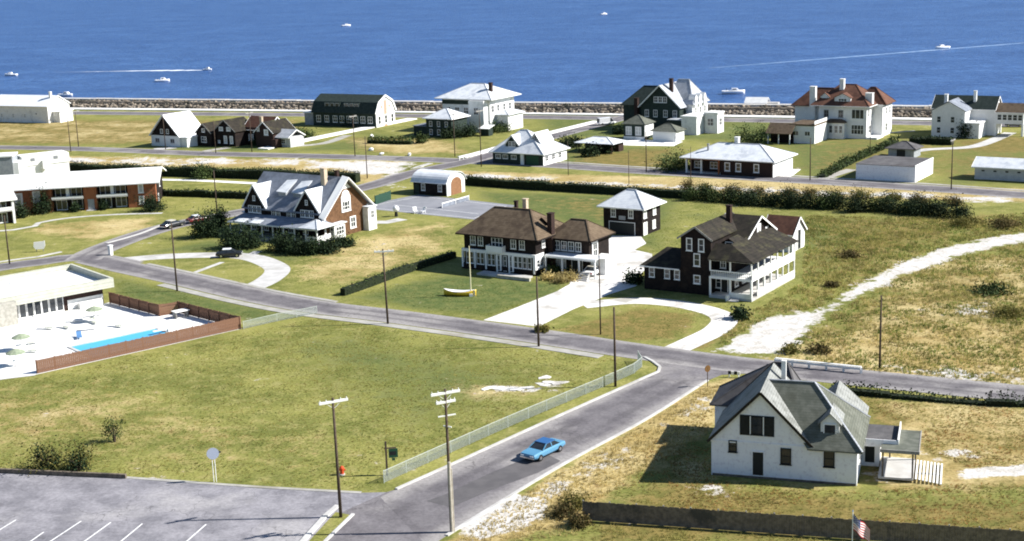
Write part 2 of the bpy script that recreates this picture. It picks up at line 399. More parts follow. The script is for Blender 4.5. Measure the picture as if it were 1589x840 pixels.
brown = np.maximum.reduce([
    .55*fade([[(1195,215),(1640,200),(1640,290),(1230,278)],[(735,296),(1060,306),(1030,395),(860,345)]], 12),
    .80*fade([[(985,745),(1000,690),(1095,640),(1110,745),(1330,765),(1920,770),(1920,850),(900,850),(930,775)]], 4),
    .95*fade([[(1330,612),(1450,626),(1920,645),(1920,760),(1340,765),(1330,700)]], 4),
    .75*fade([[(850,512),(990,476),(1090,488),(1060,528),(950,533)],[(1040,540),(1130,490),(1180,480),(1150,515),(1100,545)]], 2),
    .85*fade([[(1200,554),(1303,480),(1500,396),(1920,370),(1920,500),(1380,520)]], 8),
    .72*fade([[(1130,505),(1245,440),(1250,335),(1600,330),(1440,393),(1270,479)]], 8),
    .85*fade([[(-260,183),(480,186),(470,200),(230,226),(-260,226)]], 10),
    .80*fade([[(520,212),(700,212),(745,240),(560,240)],[(860,236),(1060,228),(1050,270),(900,262)],[(1440,215),(1920,200),(1920,240),(1500,240)]], 8),
    .50*fade([[(-260,590),(150,575),(330,640),(560,680),(560,748),(200,735),(-260,715)]], 12)])
dist = (GX-WA.x)*WNV.x+(GY-WA.y)*WNV.y
z = np.where(dist > 5.5, -8.0, 0.0)
V = np.stack([GX, GY, z], -1).reshape(-1, 3)
idx = np.arange(nx*ny).reshape(ny, nx)
F = np.stack([idx[:-1,:-1], idx[:-1,1:], idx[1:,1:], idx[1:,:-1]], -1).reshape(-1, 4)
me = bpy.data.meshes.new('ground')
me.vertices.add(len(V)); me.vertices.foreach_set('co', V.astype(np.float32).ravel())
me.loops.add(F.size); me.loops.foreach_set('vertex_index', F.astype(np.int32).ravel())
me.polygons.add(len(F)); me.polygons.foreach_set('loop_start', np.arange(0, F.size, 4, dtype=np.int32))
me.update(calc_edges=True)
att = me.color_attributes.new('cover', 'FLOAT_COLOR', 'POINT')
att.data.foreach_set('color', np.stack([sand, green, dry, brown], -1).astype(np.float32).ravel())

mt, nt, N, L, P = nodes('turf')
pos = N.new('ShaderNodeNewGeometry').outputs['Position']
ca = N.new('ShaderNodeVertexColor'); ca.layer_name = 'cover'
sp = N.new('ShaderNodeSeparateColor'); L.new(ca.outputs[0], sp.inputs[0])
nbig, nmid, nfin, nhuge = noise(nt, pos, .10, 7, .68), noise(nt, pos, .5, 6, .7), noise(nt, pos, 3.2, 4, .7), noise(nt, pos, .035, 3)
lawn = mix(nt, mrange(nt, nbig, .36, .64), (.138,.150,.038), (.245,.238,.068))
lawn = mix(nt, mrange(nt, nmid, .45, .70, 0, .7), lawn, (.33,.295,.115))
grn = mix(nt, mrange(nt, nmid, .35, .68), (.080,.112,.034), (.155,.165,.055))
drc = mix(nt, mrange(nt, nbig, .35, .65), (.34,.255,.100), (.50,.405,.20))
drc = mix(nt, mrange(nt, nmid, .5, .72, 0, .8), drc, (.27,.175,.068))
drc = mix(nt, mrange(nt, noise(nt, pos, .9, 4), .52, .7, 0, .6), drc, (.16,.135,.04))
snd = mix(nt, mrange(nt, nmid, .4, .7), (.60,.58,.555), (.42,.39,.335))
def cov(ch, k, a=.42, b=.58):
    j = math_(nt, 'ADD', math_(nt, 'MULTIPLY', math_(nt, 'SUBTRACT', nbig, .5), k), math_(nt, 'MULTIPLY', math_(nt, 'SUBTRACT', nmid, .5), k*.9))
    return mrange(nt, math_(nt, 'ADD', sp.outputs[ch], j), a, b)
c1 = mix(nt, cov(1, 1.3, .3, .8), lawn, grn)
jb = math_(nt, 'ADD', math_(nt, 'MULTIPLY', math_(nt, 'SUBTRACT', nbig, .5), 1.1), math_(nt, 'MULTIPLY', math_(nt, 'SUBTRACT', nmid, .5), .9))
brn = mix(nt, mrange(nt, nmid, .35, .68), (.135,.118,.034), (.245,.185,.064))
c1 = mix(nt, mrange(nt, math_(nt, 'ADD', ca.outputs['Alpha'], jb), .35, .8), c1, brn)
c2 = mix(nt, cov(2, .8, .35, .7), c1, drc)
c3 = mix(nt, cov(0, 2.0, .40, .62), c2, snd)
fm = N.new('ShaderNodeMix'); fm.data_type = 'RGBA'; fm.blend_type = 'MULTIPLY'; fm.inputs[0].default_value = 1
L.new(c3, fm.inputs[6]); L.new(mrange(nt, nfin, .3, .7, .72, 1.22), fm.inputs[7])
L.new(fm.outputs[2], P.inputs['Base Color'])
P.inputs['Roughness'].default_value = .95; P.inputs['Specular IOR Level'].default_value = .08
L.new(bump(nt, math_(nt, 'ADD', nfin, math_(nt, 'MULTIPLY', nmid, 1.5)), .18, .12), P.inputs['Normal'])
me.materials.append(mt)
tag(put('ground', me), kind='structure')

# sea
mt, nt, N, L, P = nodes('sea_water')
pos = N.new('ShaderNodeNewGeometry').outputs['Position']
mp = N.new('ShaderNodeMapping'); L.new(pos, mp.inputs[0]); mp.inputs['Scale'].default_value = (1, 1.7, 1); mp.inputs['Rotation'].default_value = (0, 0, R(22))
s1, s2, s3 = noise(nt, mp.outputs[0], .16, 5, .65), noise(nt, mp.outputs[0], .020, 4, .6), noise(nt, mp.outputs[0], .55, 3, .6)
wc = mix(nt, mrange(nt, s2, .35, .65), (.036,.092,.245), (.058,.134,.320))
wc = mix(nt, mrange(nt, s1, .38, .66, 0, .75), wc, (.020,.060,.185))
L.new(wc, P.inputs['Base Color']); P.inputs['Roughness'].default_value = .34; P.inputs['IOR'].default_value = 1.33
P.inputs['Specular IOR Level'].default_value = .5
L.new(bump(nt, math_(nt, 'ADD', s1, math_(nt, 'MULTIPLY', s3, .5)), .9, 1.3), P.inputs['Normal'])
SEA = -2.5
tag(MB().add([(-20000,250,SEA),(20000,250,SEA),(20000,25000,SEA),(-20000,25000,SEA)], [(0,1,2,3)]).build('sea', 'sea_water'), kind='structure')

# ---------------------------------------------------------------- roads, walks, drives
def sheet(name, poly, zz, mat, kind='structure'):
    P = [Vector(p[:2]).to_3d() for p in poly]
    block(P)
    mb = MB(); mb.add([(p.x, p.y, zz) for p in P], [tuple(range(len(P)))])
    o = mb.build(name, mat)
    nrm = o.data.polygons[0].normal
    if nrm.z < 0: o.data.flip_normals()
    return tag(o, kind=kind)
def psheet(name, pxs, zz, mat): return sheet(name, [G(*p) for p in pxs], zz, mat)
def strip(name, pts, w, zz, mat, h=0.0, offset=0.0, step=3.0):
    """road, walk or kerb following a centre line given on the ground"""
    P = smooth_path([Vector((p[0], p[1], 0)) for p in pts], step); Lft, Rgt = [], []
    for i, p in enumerate(P):
        d = (P[min(i+1, len(P)-1)]-P[max(i-1, 0)]).normalized(); n = Vector((-d.y, d.x, 0))
        Lft.append(p+n*(offset+w/2)); Rgt.append(p+n*(offset-w/2))
    for i in range(len(P)-1): block([Lft[i], Lft[i+1], Rgt[i+1], Rgt[i]])
    n = len(P); mb = MB(); acc = 0.0; vv = [0.0]
    for i in range(n-1): acc += (P[i+1]-P[i]).length; vv.append(acc)
    if h == 0:
        mb.add([(*p.xy, zz) for p in Lft]+[(*p.xy, zz) for p in Rgt], [(i, n+i, n+i+1, i+1) for i in range(n-1)])
    else:
        mb.add([(*p.xy, zz) for p in Lft]+[(*p.xy, zz) for p in Rgt]+[(*p.xy, zz+h) for p in Lft]+[(*p.xy, zz+h) for p in Rgt],
               [(2*n+i, 3*n+i, 3*n+i+1, 2*n+i+1) for i in range(n-1)]+[(i, 2*n+i, 2*n+i+1, i+1) for i in range(n-1)]+[(n+i, n+i+1, 3*n+i+1, 3*n+i) for i in range(n-1)]
               + [(0, n, 3*n, 2*n), (n-1, 3*n-1, 4*n-1, 2*n-1)])
    o = mb.build(name, mat)
    if h == 0:
        uvl = o.data.uv_layers.new(name='UVMap')
        for lp in o.data.loops: k = lp.vertex_index; uvl.data[lp.index].uv = (0.0 if k < n else 1.0, vv[k % n])
    return tag(o, kind='structure')
def pstrip(name, pxs, w, zz, mat, h=0.0, offset=0.0, step=3.0): return strip(name, [G(*p) for p in pxs], w, zz, mat, h, offset, step)

R2 = [(140,402),(200,416),(285,434),(400,460),(495,477),(602,490),(715,505),(836,522),(960,541),(1120,563),(1300,583),(1450,598),(1600,613),(1800,634),(2200,676)]
pstrip('road', R2, 6.4, .030, 'asphalt')
pstrip('pavement', R2[2:9], 1.5, .004, 'walk', h=.05, offset=-4.3)
pstrip('pavement', R2[1:5], .8, .004, 'walk', h=.04, offset=3.7)
pstrip('road', [(-140,440),(0,415),(60,407),(130,399),(200,412)], 6.2, .026, 'asphalt')
pstrip('pavement', [(-140,436),(0,408),(60,400),(98,392)], .7, .004, 'concrete', h=.1, offset=.6)
STA = [(128,404),(160,386),(265,351),(430,319),(565,291),(640,269),(700,256),(740,247),(820,222),(930,193),(985,178)]
pstrip('road', STA, 6.4, .034, 'asphalt')
pstrip('pavement', [(165,378),(215,364),(262,345)], .7, .004, 'concrete', h=.1)
pstrip('pavement', [(716,245),(752,236),(830,213),(926,189)], 2.4, .004, 'deck_concrete', h=.25)
pstrip('pavement', [(655,259),(640,262),(668,254)], 1.4, .004, 'concrete', h=.1)
R3 = [(-200,224),(-260,227),(0,229),(150,232),(300,238),(420,241),(560,244.5),(740,251),(850,256),(1000,266),(1257,281),(1450,293),(1589,303),(1800,318),(2200,347)]
pstrip('road', R3, 7.5, .022, 'asphalt')
pstrip('pavement', R3[7:13], 1.2, .004, 'walk', h=.05, offset=5)
pstrip('coast_road', [(-200,172.5),(0,174.5),(794,181.5),(1589,194),(1800,198)], 9, .022, 'asphalt')
pstrip('promenade', [(-200,167.5),(0,168.6),(794,176.6),(1589,188.6),(1800,192)], 4.0, .004, 'deck_concrete', h=.3)
pstrip('path', [(408,232),(520,209),(640,185)], 3.6, .008, 'deck_concrete', h=.25)

# road to the foreground with its kerbs
UP = [(615,760),(720,713),(870,645),(1000,587),(1022,577)]
LO = [(693,832),(760,790),(880,718),(1000,653),(1098,591)]
psheet('road_junction', [(470,850),(520,800),(600,764)]+UP+[(1024,570),(1012,560),(1000,553),(1060,555),(1120,562),(1160,580),(1120,582)]+LO[::-1]+[(640,866),(440,880)], .016, 'asphalt_plain')
ua, ub = smooth_path([G(*p) for p in [(590,772)]+UP[:4]], 1.0), smooth_path([G(*p) for p in [(665,850)]+LO], 1.0); kk = 40
ua = [ua[int(i*(len(ua)-1)/kk)] for i in range(kk+1)]; ub = [ub[int(i*(len(ub)-1)/kk)] for i in range(kk+1)]
o = MB().add([(p.x,p.y,.021) for p in ua]+[(p.x,p.y,.021) for p in ub], [(i,kk+1+i,kk+2+i,i+1) for i in range(kk)]).build('road', 'asphalt'); tag(o, kind='structure')
uvl = o.data.uv_layers.new(name='UVMap')
for lp in o.data.loops: k = lp.vertex_index; uvl.data[lp.index].uv = (0.0 if k <= kk else 1.0, (k % (kk+1))*1.0)
psheet('road_patch', [(662,778),(690,768),(760,735),(815,712),(850,706),(870,716),(835,734),(760,762),(700,788)], .026, 'patch_asphalt')
pstrip('kerb', UP+[(1024,570),(1012,561),(1000,555)], .34, .0, 'concrete', h=.14, step=1.5)
pstrip('kerb', LO, .34, .0, 'concrete', h=.12, step=2)
psheet('parking_lot', [(-120,715),(0,727),(190,742),(400,758),(560,765),(606,764),(545,795),(500,850),(430,900),(-200,900)], .014, 'asphalt_lot')
for a, b in [((-6,826),(25,807)),((76,842),(126,809)),((129,842),(172,811)),((186,842),(221,813)),((288,842),(320,814)),((20,860),(68,826))]:
    pstrip('parking_line', [a, b], .14, .020, 'line_paint', step=20)
pstrip('pavement', [(190,741),(300,749),(400,756),(560,765)], .5, .004, 'walk', h=.04)
bk = MB(); A_, B_ = G(-260,722), G(196,742.5); bk.beam((A_.x,A_.y,.22), (B_.x,B_.y,.22), .3, .44)  # low kerb; its dark colour stands in for the shadow along the lot
tag(bk.build('kerb_shadow_board', 'fence_dark'), 'long low kerb board coloured as its dark shadow edging the parking lot below the bushes', 'edging')
psheet('grass_island', [(521,795),(545,800),(500,850),(470,880),(452,870)], .03, 'turf')
pstrip('kerb', [(524,786),(505,802),(455,858)], .5, .0, 'concrete', h=.16)
pstrip('kerb', [(548,799),(520,826),(490,856)], .3, .0, 'concrete', h=.14)

# drives and walks
LOOP = [(186,404),(260,398),(345,396),(392,400),(424,412),(430,422),(412,437),(385,449)]
pstrip('driveway', LOOP, 4.2, .010, 'concrete', step=1.5)
pstrip('garden_path', [(300,424),(345,407)], 1.0, .012, 'concrete')
pstrip('garden_path', [(378,402),(400,390)], 1.6, .014, 'concrete')
psheet('driveway', [(750,497),(800,478),(865,452),(884,441),(886,432),(935,424),(948,414),(943,395),(938,378),(950,366),(994,366),(1003,378),(985,388),(1012,394),(1012,408),(992,428),(988,444),(945,457),(925,466),(890,480),(836,507)], .010, 'drive_shell')
pstrip('driveway', [(905,474),(980,467),(1045,471),(1100,482),(1124,495),(1112,512),(1080,528),(1045,544)], 3.6, .016, 'drive_shell', step=1.5)
COURT = [(548,322),(650,302),(802,319),(745,342)]
psheet('tennis_court', COURT, .012, 'court')
for a, b in [((563,322),(652,305)),((652,305),(786,320)),((786,320),(736,339)),((736,339),(563,322)),((611,318),(742,332))]:
    pstrip('court_line', [a, b], .12, .017, 'line_paint', step=30)
psheet('paved_apron', [(1198,262),(1243,263),(1226,276),(1192,270)], .012, 'deck_concrete')
psheet('driveway', [(955,217),(1000,217),(1060,220),(1045,227),(980,226),(940,224)], .012, 'deck_concrete')
pstrip('driveway', [(1268,281),(1290,273),(1322,263)], 2.6, .012, 'walk')
pstrip('driveway', [(1408,237),(1440,232),(1500,229),(1530,222),(1568,206)], 3.2, .012, 'concrete')
pstrip('garden_path', [(1070,269),(1110,272),(1200,277),(1235,279)], 1.0, .012, 'walk')
pstrip('garden_path', [(-260,372),(20,357),(60,346),(110,338),(180,333),(252,331)], 1.3, .012, 'concrete')
pstrip('garden_path', [(243,279),(300,280),(402,285)], 2.2, .012, 'deck_concrete')
pstrip('garden_path', [(560,345),(600,345),(625,340)], 3, .012, 'concrete')
pstrip('driveway', [(440,228),(500,223),(540,210)], 3, .012, 'walk')
pstrip('driveway', [(318,235),(355,229)], 3, .012, 'walk')
pstrip('driveway', [(240,232),(272,229)], 4, .012, 'concrete')
pstrip('driveway', [(1366,207),(1420,203)], 1.2, .012, 'concrete')

# ---------------------------------------------------------------- house kit
WCACHE = {}
class House:
    def __init__(s, name, label, cat, px, yaw, group=None):
        p = G(*px); s.yaw = yaw
        s.o = thing(name, label, cat, (p.x, p.y, 0), yaw, group)
        a = R(yaw); s.p = p; s.ex = Vector((math.cos(a), math.sin(a), 0)); s.ey = Vector((-math.sin(a), math.cos(a), 0))
    def w(s, x, y): return s.p+s.ex*x+s.ey*y
    def foot(s, x0, x1, y0, y1): block([s.w(x0,y0), s.w(x1,y0), s.w(x1,y1), s.w(x0,y1)])
    def part(s, name, mb, mat, smooth=False, parent=None): return mb.build(name, mat, parent or s.o, smooth)
    def box(s, name, x0, x1, y0, y1, z0, z1, mat, parent=None): return MB().box(x0,x1,y0,y1,z0,z1).build(name, mat, parent or s.o)
    def wall(s, x0, x1, y0, y1, z0, z1, mat, gable=None, zr=0, name='wall'):
        mb = MB(); s.foot(x0, x1, y0, y1)
        if gable == 'x':
            ym = (y0+y1)/2; mb.extr([(x0,y0,z0),(x0,y1,z0),(x0,y1,z1),(x0,ym,zr),(x0,y0,z1)], (x1-x0,0,0))
        elif gable == 'y':
            xm = (x0+x1)/2; mb.extr([(x0,y0,z0),(x1,y0,z0),(x1,y0,z1),(xm,y0,zr),(x0,y0,z1)], (0,y1-y0,0))
        else: mb.box(x0,x1,y0,y1,z0,z1)
        return mb.build(name, mat, s.o)
    def gable(s, x0, x1, y0, y1, ze, zr, axis, mat, ov=.5, rk=.4, t=.16, trim=None, mid=None, parent=None):
        mb = MB(); tbs = []; e = .015
        if axis == 'x':
            ym = (y0+y1)/2 if mid is None else mid
            k0 = (zr-ze)/(ym-y0); k1 = (zr-ze)/(y1-ym); xa, xb = x0-rk, x1+rk
            q = [(y0-ov, ze-ov*k0), (ym, zr), (y1+ov, ze-ov*k1)]
            mb.extr([(xa,q[0][0],q[0][1]+e),(xa,q[1][0],q[1][1]+e),(xa,q[2][0],q[2][1]+e),(xa,q[2][0],q[2][1]+t),(xa,q[1][0],q[1][1]+t),(xa,q[0][0],q[0][1]+t)], (xb-xa,0,0))
            if trim:
                for xx in (xa-.03, xb+.03):
                    tbs.append(('rake_board', MB().beam((xx,q[0][0],q[0][1]+t*.4),(xx,q[1][0],q[1][1]+t*.4), .06, .26).beam((xx,q[2][0],q[2][1]+t*.4),(xx,q[1][0],q[1][1]+t*.4), .06, .26)))
                for j, sg in ((0,-1),(2,1)): tbs.append(('fascia', MB().beam((xa,q[j][0]+sg*.04,q[j][1]+t*.3),(xb,q[j][0]+sg*.04,q[j][1]+t*.3), .06, .2)))
        else:
            xm = (x0+x1)/2 if mid is None else mid
            k0 = (zr-ze)/(xm-x0); k1 = (zr-ze)/(x1-xm); ya, yb = y0-rk, y1+rk
            q = [(x0-ov, ze-ov*k0), (xm, zr), (x1+ov, ze-ov*k1)]
            mb.extr([(q[0][0],ya,q[0][1]+e),(q[1][0],ya,q[1][1]+e),(q[2][0],ya,q[2][1]+e),(q[2][0],ya,q[2][1]+t),(q[1][0],ya,q[1][1]+t),(q[0][0],ya,q[0][1]+t)], (0,yb-ya,0))
            if trim:
                for yy in (ya-.03, yb+.03):
                    tbs.append(('rake_board', MB().beam((q[0][0],yy,q[0][1]+t*.4),(q[1][0],yy,q[1][1]+t*.4), .06, .26).beam((q[2][0],yy,q[2][1]+t*.4),(q[1][0],yy,q[1][1]+t*.4), .06, .26)))
        o = mb.build('roof', mat, parent or s.o)
        for nm, tb in tbs: tb.build(nm, trim, o if parent is None else parent)
        return o
    def hip(s, x0, x1, y0, y1, ze, zr, mat, ov=.6, ridge=None, axis='x', t=.14, trim=None, parent=None):
        X0, X1, Y0, Y1 = x0-ov, x1+ov, y0-ov, y1+ov; xm, ym = (x0+x1)/2, (y0+y1)/2
        if ridge is None:
            d = min(X1-X0, Y1-Y0)/2
            ridge = (X0+d, X1-d) if axis == 'x' else (Y0+d, Y1-d)
        a, b = ((ridge[0],ym,zr),(ridge[1],ym,zr)) if axis == 'x' else ((xm,ridge[0],zr),(xm,ridge[1],zr))
        c = [(X0,Y0,ze),(X1,Y0,ze),(X1,Y1,ze),(X0,Y1,ze)]; mb = MB()
        up = lambda p: (p[0],p[1],p[2]+t)
        vs = c+[up(p) for p in c]+[up(a), up(b)]
        base = [(3,2,1,0),(0,1,5,4),(1,2,6,5),(2,3,7,6),(3,0,4,7)]
        if axis == 'x': top = [(4,5,9,8),(5,6,9),(6,7,8,9),(7,4,8)]
        else: top = [(4,5,8),(5,6,9,8),(6,7,9),(7,4,8,9)]
        mb.add(vs, base+top); o = mb.build('roof', mat, parent or s.o)
        cb = MB(); zt_ = lambda p: (p[0],p[1],p[2]+t+.03); cap_m = 'roof_palegrey' if 'white' in mat else mat
        if ridge[1]-ridge[0] > .2: cb.beam(zt_(a), zt_(b), .28, .1)
        for q_, e_ in (((c[0],a),(c[3],a),(c[1],b),(c[2],b)) if axis == 'x' else ((c[0],a),(c[1],a),(c[2],b),(c[3],b))): cb.beam(zt_(q_), zt_(e_), .2, .08)
        cb.build('ridge_cap', cap_m, o)
        if trim:
            tb = MB(); e = .035; zz = ze+t*.4
            tb.beam((X0-e,Y0-e,zz),(X1+e,Y0-e,zz),.06,.2); tb.beam((X0-e,Y1+e,zz),(X1+e,Y1+e,zz),.06,.2)
            tb.beam((X0-e,Y0,zz),(X0-e,Y1,zz),.06,.2); tb.beam((X1+e,Y0,zz),(X1+e,Y1,zz),.06,.2)
            tb.build('trim', trim, o)
        return o
    def win(s, face, plane, a, zb, w, h, nv=1, nh=1, frame='white_trim', pane='glass', fw=.11, parent=None, name='window'):
        key = (round(w,2), round(h,2), nv, nh, frame, pane, fw)
        if key not in WCACHE:
            f = MB(); d = .09
            f.box(-w/2,w/2,-d,0,0,fw); f.box(-w/2,w/2,-d,0,h-fw,h); f.box(-w/2,-w/2+fw,-d,0,fw,h-fw); f.box(w/2-fw,w/2,-d,0,fw,h-fw)
            f.box(-w/2-.06,w/2+.06,-d-.06,-.001,-.08,-.002)
            g = MB().box(-w/2+fw,w/2-fw,-.03,-.006,fw,h-fw)
            mu = None
            if nv+nh > 0:
                mu = MB(); b = .035 if w < 1.6 else .05
                for i in range(nv):
                    x = -w/2+w*(i+1)/(nv+1); mu.box(x-b,x+b,-.07,-.032,fw,h-fw)
                for i in range(nh):
                    z_ = h*(i+1)/(nh+1); mu.box(-w/2+fw,w/2-fw,-.065,-.033,z_-b*.9,z_+b*.9)
                mu = mu.mesh('muntin', frame)
            WCACHE[key] = (f.mesh('window', frame), g.mesh('pane', pane), mu)
        fm, pm, mm = WCACHE[key]
        loc, rz = {'f': ((a, plane, zb), 0), 'r': ((plane, a, zb), R(90)), 'l': ((plane, a, zb), R(-90)), 'b': ((a, plane, zb), R(180))}[face]
        o = put(name, fm, parent or s.o, loc, rz)
        if parent is None:
            put('pane', pm, o)
            if mm: put('muntin', mm, o)
        else:
            put('pane', pm, parent, loc, rz)
        return o
    def door(s, face, plane, a, zb, w, h, mat='door_dark', frame='white_trim'):
        loc, rz = {'f': ((a, plane, zb), 0), 'r': ((plane, a, zb), R(90)), 'l': ((plane, a, zb), R(-90))}[face]
        d = MB().box(-w/2,w/2,-.05,-.004,0,h).build('door', mat, s.o); d.location = loc; d.rotation_euler.z = rz
        MB().box(-w/2-.1,-w/2-.002,-.08,0,0,h+.1).box(w/2+.002,w/2+.1,-.08,0,0,h+.1).box(-w/2,w/2,-.08,0,h+.003,h+.1).build('door_frame', frame, d)
        return d
    def chimney(s, x, y, z0, z1, w=.7, d=.7, mat='brick', cap=True):
        o = s.box('chimney', x-w/2, x+w/2, y-d/2, y+d/2, z0, z1, mat)
        if cap: s.box('chimney_cap', x-w/2-.08, x+w/2+.08, y-d/2-.08, y+d/2+.08, z1+.002, z1+.14, mat, o)
        return o
    def post(s, x, y, z0, z1, w=.16, mat='white_trim', name='post'): return s.box(name, x-w/2, x+w/2, y-w/2, y+w/2, z0, z1, mat)
    def dormer(s, xc, w, y, zb, ze, zr, depth, wall='dark_shingle', roof='roof_white', trim='white_trim', win=None):
        d = MB().extr([(xc-w/2,y,zb),(xc+w/2,y,zb),(xc+w/2,y,ze),(xc,y,zr),(xc-w/2,y,ze)], (0,depth,0)).build('dormer', wall, s.o)
        r = s.gable(xc-w/2, xc+w/2, y, y+depth, ze, zr, 'y', roof, ov=.25, rk=.2, t=.12, trim=trim, parent=d)
        if win: s.win('f', y, xc, win[0], win[1], win[2], nv=win[3], nh=1, parent=d)
        return d

# ---------------------------------------------------------------- foreground white house
h = House('gabled_house', 'white gabled house with black shuttered upper window and mossy grey roof', 'house', (1104,737), -18)
h.wall(0, 9.3, 0, 9, 0, 3.7, 'weathered_white', gable='y', zr=8.45)
h.wall(9.3, 13.6, .02, 9.4, 0, 3.55, 'weathered_white')
h.wall(-1.2, 4.5, 9.02, 13.5, 0, 4.2, 'weathered_white')
h.wall(8.2, 13.2, 9.92, 14.5, 0, 3.25, 'weathered_white')
h.gable(0, 9.3, 0, 9.3, 3.75, 8.55, 'y', 'roof_mid', ov=.35, rk=.25, t=.14, trim='roof_dark')
mb = MB()                                                   # hipped roof of the right half
P_ = dict(a=(5.2,-.45,3.35), b=(14.1,-.45,3.35), c=(14.1,9.9,3.35), d=(5.2,9.9,3.35), e=(4.6,4.9,8.35), f=(9.2,4.9,8.35))
t = .13; k = list(P_.values()); ku = [(p[0],p[1],p[2]+t) for p in k]
mb.add([ (9.05,-.45,3.35),(14.1,-.45,3.35),(14.1,9.9,3.35),(9.05,9.9,3.35),(9.05,-.45,3.48),(14.1,-.45,3.48),(14.1,9.9,3.48),(9.05,9.9,3.48),(4.65,4.6,8.4),(9.2,4.6,8.4)],
       [(3,2,1,0),(0,1,5,4),(1,2,6,5),(2,3,7,6),(4,5,9,8),(5,6,9),(6,7,8,9),(0,4,7,3),(4,8,7)])
o = mb.build('roof', 'roof_mossgrey', h.o)
MB().beam((9.2,4.6,8.47),(14.1,-.45,3.55),.16,.12).beam((4.7,4.6,8.47),(9.2,4.6,8.47),.18,.1).beam((9.2,4.6,8.47),(14.1,9.9,3.55),.16,.12).build('hip_cap', 'roof_palegrey', o)
h.hip(-1.2, 7.0, 9.3, 14.5, 4.0, 7.9, 'roof_tar', ov=.5, ridge=(4.4,5.8), t=.14)
h.gable(8.2, 13.2, 9.0, 14.5, 3.3, 5.5, 'y', 'roof_mid', ov=.5, rk=.2, t=.14)
s_ = MB().box(2.72,5.95,-.05,-.004,4.28,6.28).build('window_surround', 'shutter', h.o)
h.win('f', -.055, 4.33, 4.45, 1.1, 1.75, nv=0, nh=1, frame='shutter', fw=.08, name='window')
for xx in (3.25, 5.42): h.box('shutter', xx-.42, xx+.42, -.12, -.052, 4.42, 6.16, 'shutter')
for xx in (3.72, 4.95): h.box('window_post', xx-.05, xx+.05, -.13, -.056, 4.35, 6.2, 'white_trim')
h.box('belt_board', -.05, 9.35, -.06, -.002, 3.42, 3.6, 'weathered_white')
h.door('f', 0, 4.45, .35, 1.0, 2.3, 'door_dark', 'weathered_white')
for xc, zb, ww, hh in ((2.05,2.5,.8,1.15),(7.05,1.65,1.0,1.6)): h.win('f', 0, xc, zb, ww, hh, nv=0, frame='shutter', fw=.09)
h.win('f', .02, 11.05, 1.7, 1.0, 1.6, nv=0, frame='shutter', fw=.09)
h.dormer(11.0, 1.7, .9, 3.9, 5.75, 6.6, 3, 'white_paint', 'roof_mid', None, (4.35,1.2,1.3,0))
h.chimney(5.9, 7.5, 7.0, 9.6, .45, .45, 'white_paint', cap=False)
h.box('foundation_shadow', .1, 13.5, -.04, -.004, -.02, .22, 'fence_dark')  # dark strip painted for the ground shadow along the wall foot
for yy in (2.2, 6.0): h.win('r', 13.6, yy, 1.6, 1.0, 1.6, nv=0, nh=1)
# covered entry and porch on the right
h.box('entry_room', 13.62, 15.3, 5.6, 9.0, 0, 3.0, 'weathered_white'); h.foot(13.6,15.3,5,9)
h.box('entry_roof', 13.7, 17.0, 3.6, 8.9, 3.02, 3.14, 'roof_tar')
h.box('parapet', 13.7, 17.0, 3.5, 3.58, 2.75, 3.5, 'weathered_white'); h.box('parapet', 17.02, 17.14, 3.5, 8.9, 2.75, 3.6, 'white_paint')
h.door('f', 5.6, 14.4, .4, .9, 2.1, 'door_dark')
h.box('porch_deck', 15.4, 18.6, 1.9, 7.4, .22, .42, 'concrete'); h.foot(15.4,18.6,1.9,7.4)
h.box('canopy', 15.6, 19.0, 1.9, 7.9, 2.98, 3.12, 'roof_mossgrey')
h.box('canopy_edge', 15.55, 19.05, 1.80, 1.895, 2.85, 3.16, 'grey_wood'); h.box('canopy_edge', 19.003, 19.1, 1.8, 8.0, 2.85, 3.16, 'grey_wood')
for xx, yy in ((15.8,2.05),(18.5,2.05),(18.6,7.2),(16.2,7.2)): h.post(xx, yy, .42 if xx < 18.55 else .0, 2.98, .15, 'fence_dark')
for i in range(8):
    xx = 18.75+i*.32
    o = h.box('ramp_slat', xx, xx+.17, 2.0-.03*i, 7.2+.02*i, .34-.035*i, .41-.035*i, 'canvas_white')
h.box('ramp_beam', 18.65, 21.2, 4.5, 4.65, .0, .09, 'grey_wood')

# ---------------------------------------------------------------- dark hip roofed house with glazed sun porch
h = House('hip_roof_house', 'dark shingled house with brown hip roof and white glazed sun porch', 'house', (722,416), -33)
h.wall(0, 13.5, 0, 9.5, 0, 5.75, 'dark_shingle')
h.hip(0, 13.5, 0, 9.5, 5.7, 9.3, 'roof_brown', ov=.95, ridge=(3.0,9.8), trim='dark_shingle')
h.wall(13.6, 20.4, 4.6, 11, 0, 5.2, 'dark_shingle')
h.hip(13.6, 20.4, 4.6, 11, 5.2, 7.7, 'roof_brown', ov=.8, ridge=(15.5,18.2), trim='dark_shingle')
sp_ = h.box('sun_porch', -.3, 13.5, -.42, -.006, 2.9, 3.35, 'white_trim')
h.box('porch_base', -.3, 13.5, -.40, -.008, 0, 1.0, 'dark_shingle')
for i, xx in enumerate((-.3,2.1,4.2,6.3,7.0,8.6,9.3,13.2)): h.box('porch_post', xx, xx+.28, -.46, -.02, .3 if i not in (3,5) else 0, 2.9, 'white_trim')
for xx in (.9,1.6,2.9,3.65,5.0,5.75,9.95,10.75,11.6,12.5): h.win('f', -.30, xx, 1.02, .68, 1.86, nv=0, nh=1, fw=.06)
for xx in (6.79,7.94,8.95): h.win('f', -.30, xx, .35, .55, 2.4, nv=0, nh=2, fw=.06)
h.box('porch_end', 13.502, 13.62, -.42, 2.2, .9, 3.35, 'white_trim')
for yy in (.35,1.4): h.win('r', 13.62, yy, 1.3, .8, 1.2, nv=0, fw=.07)
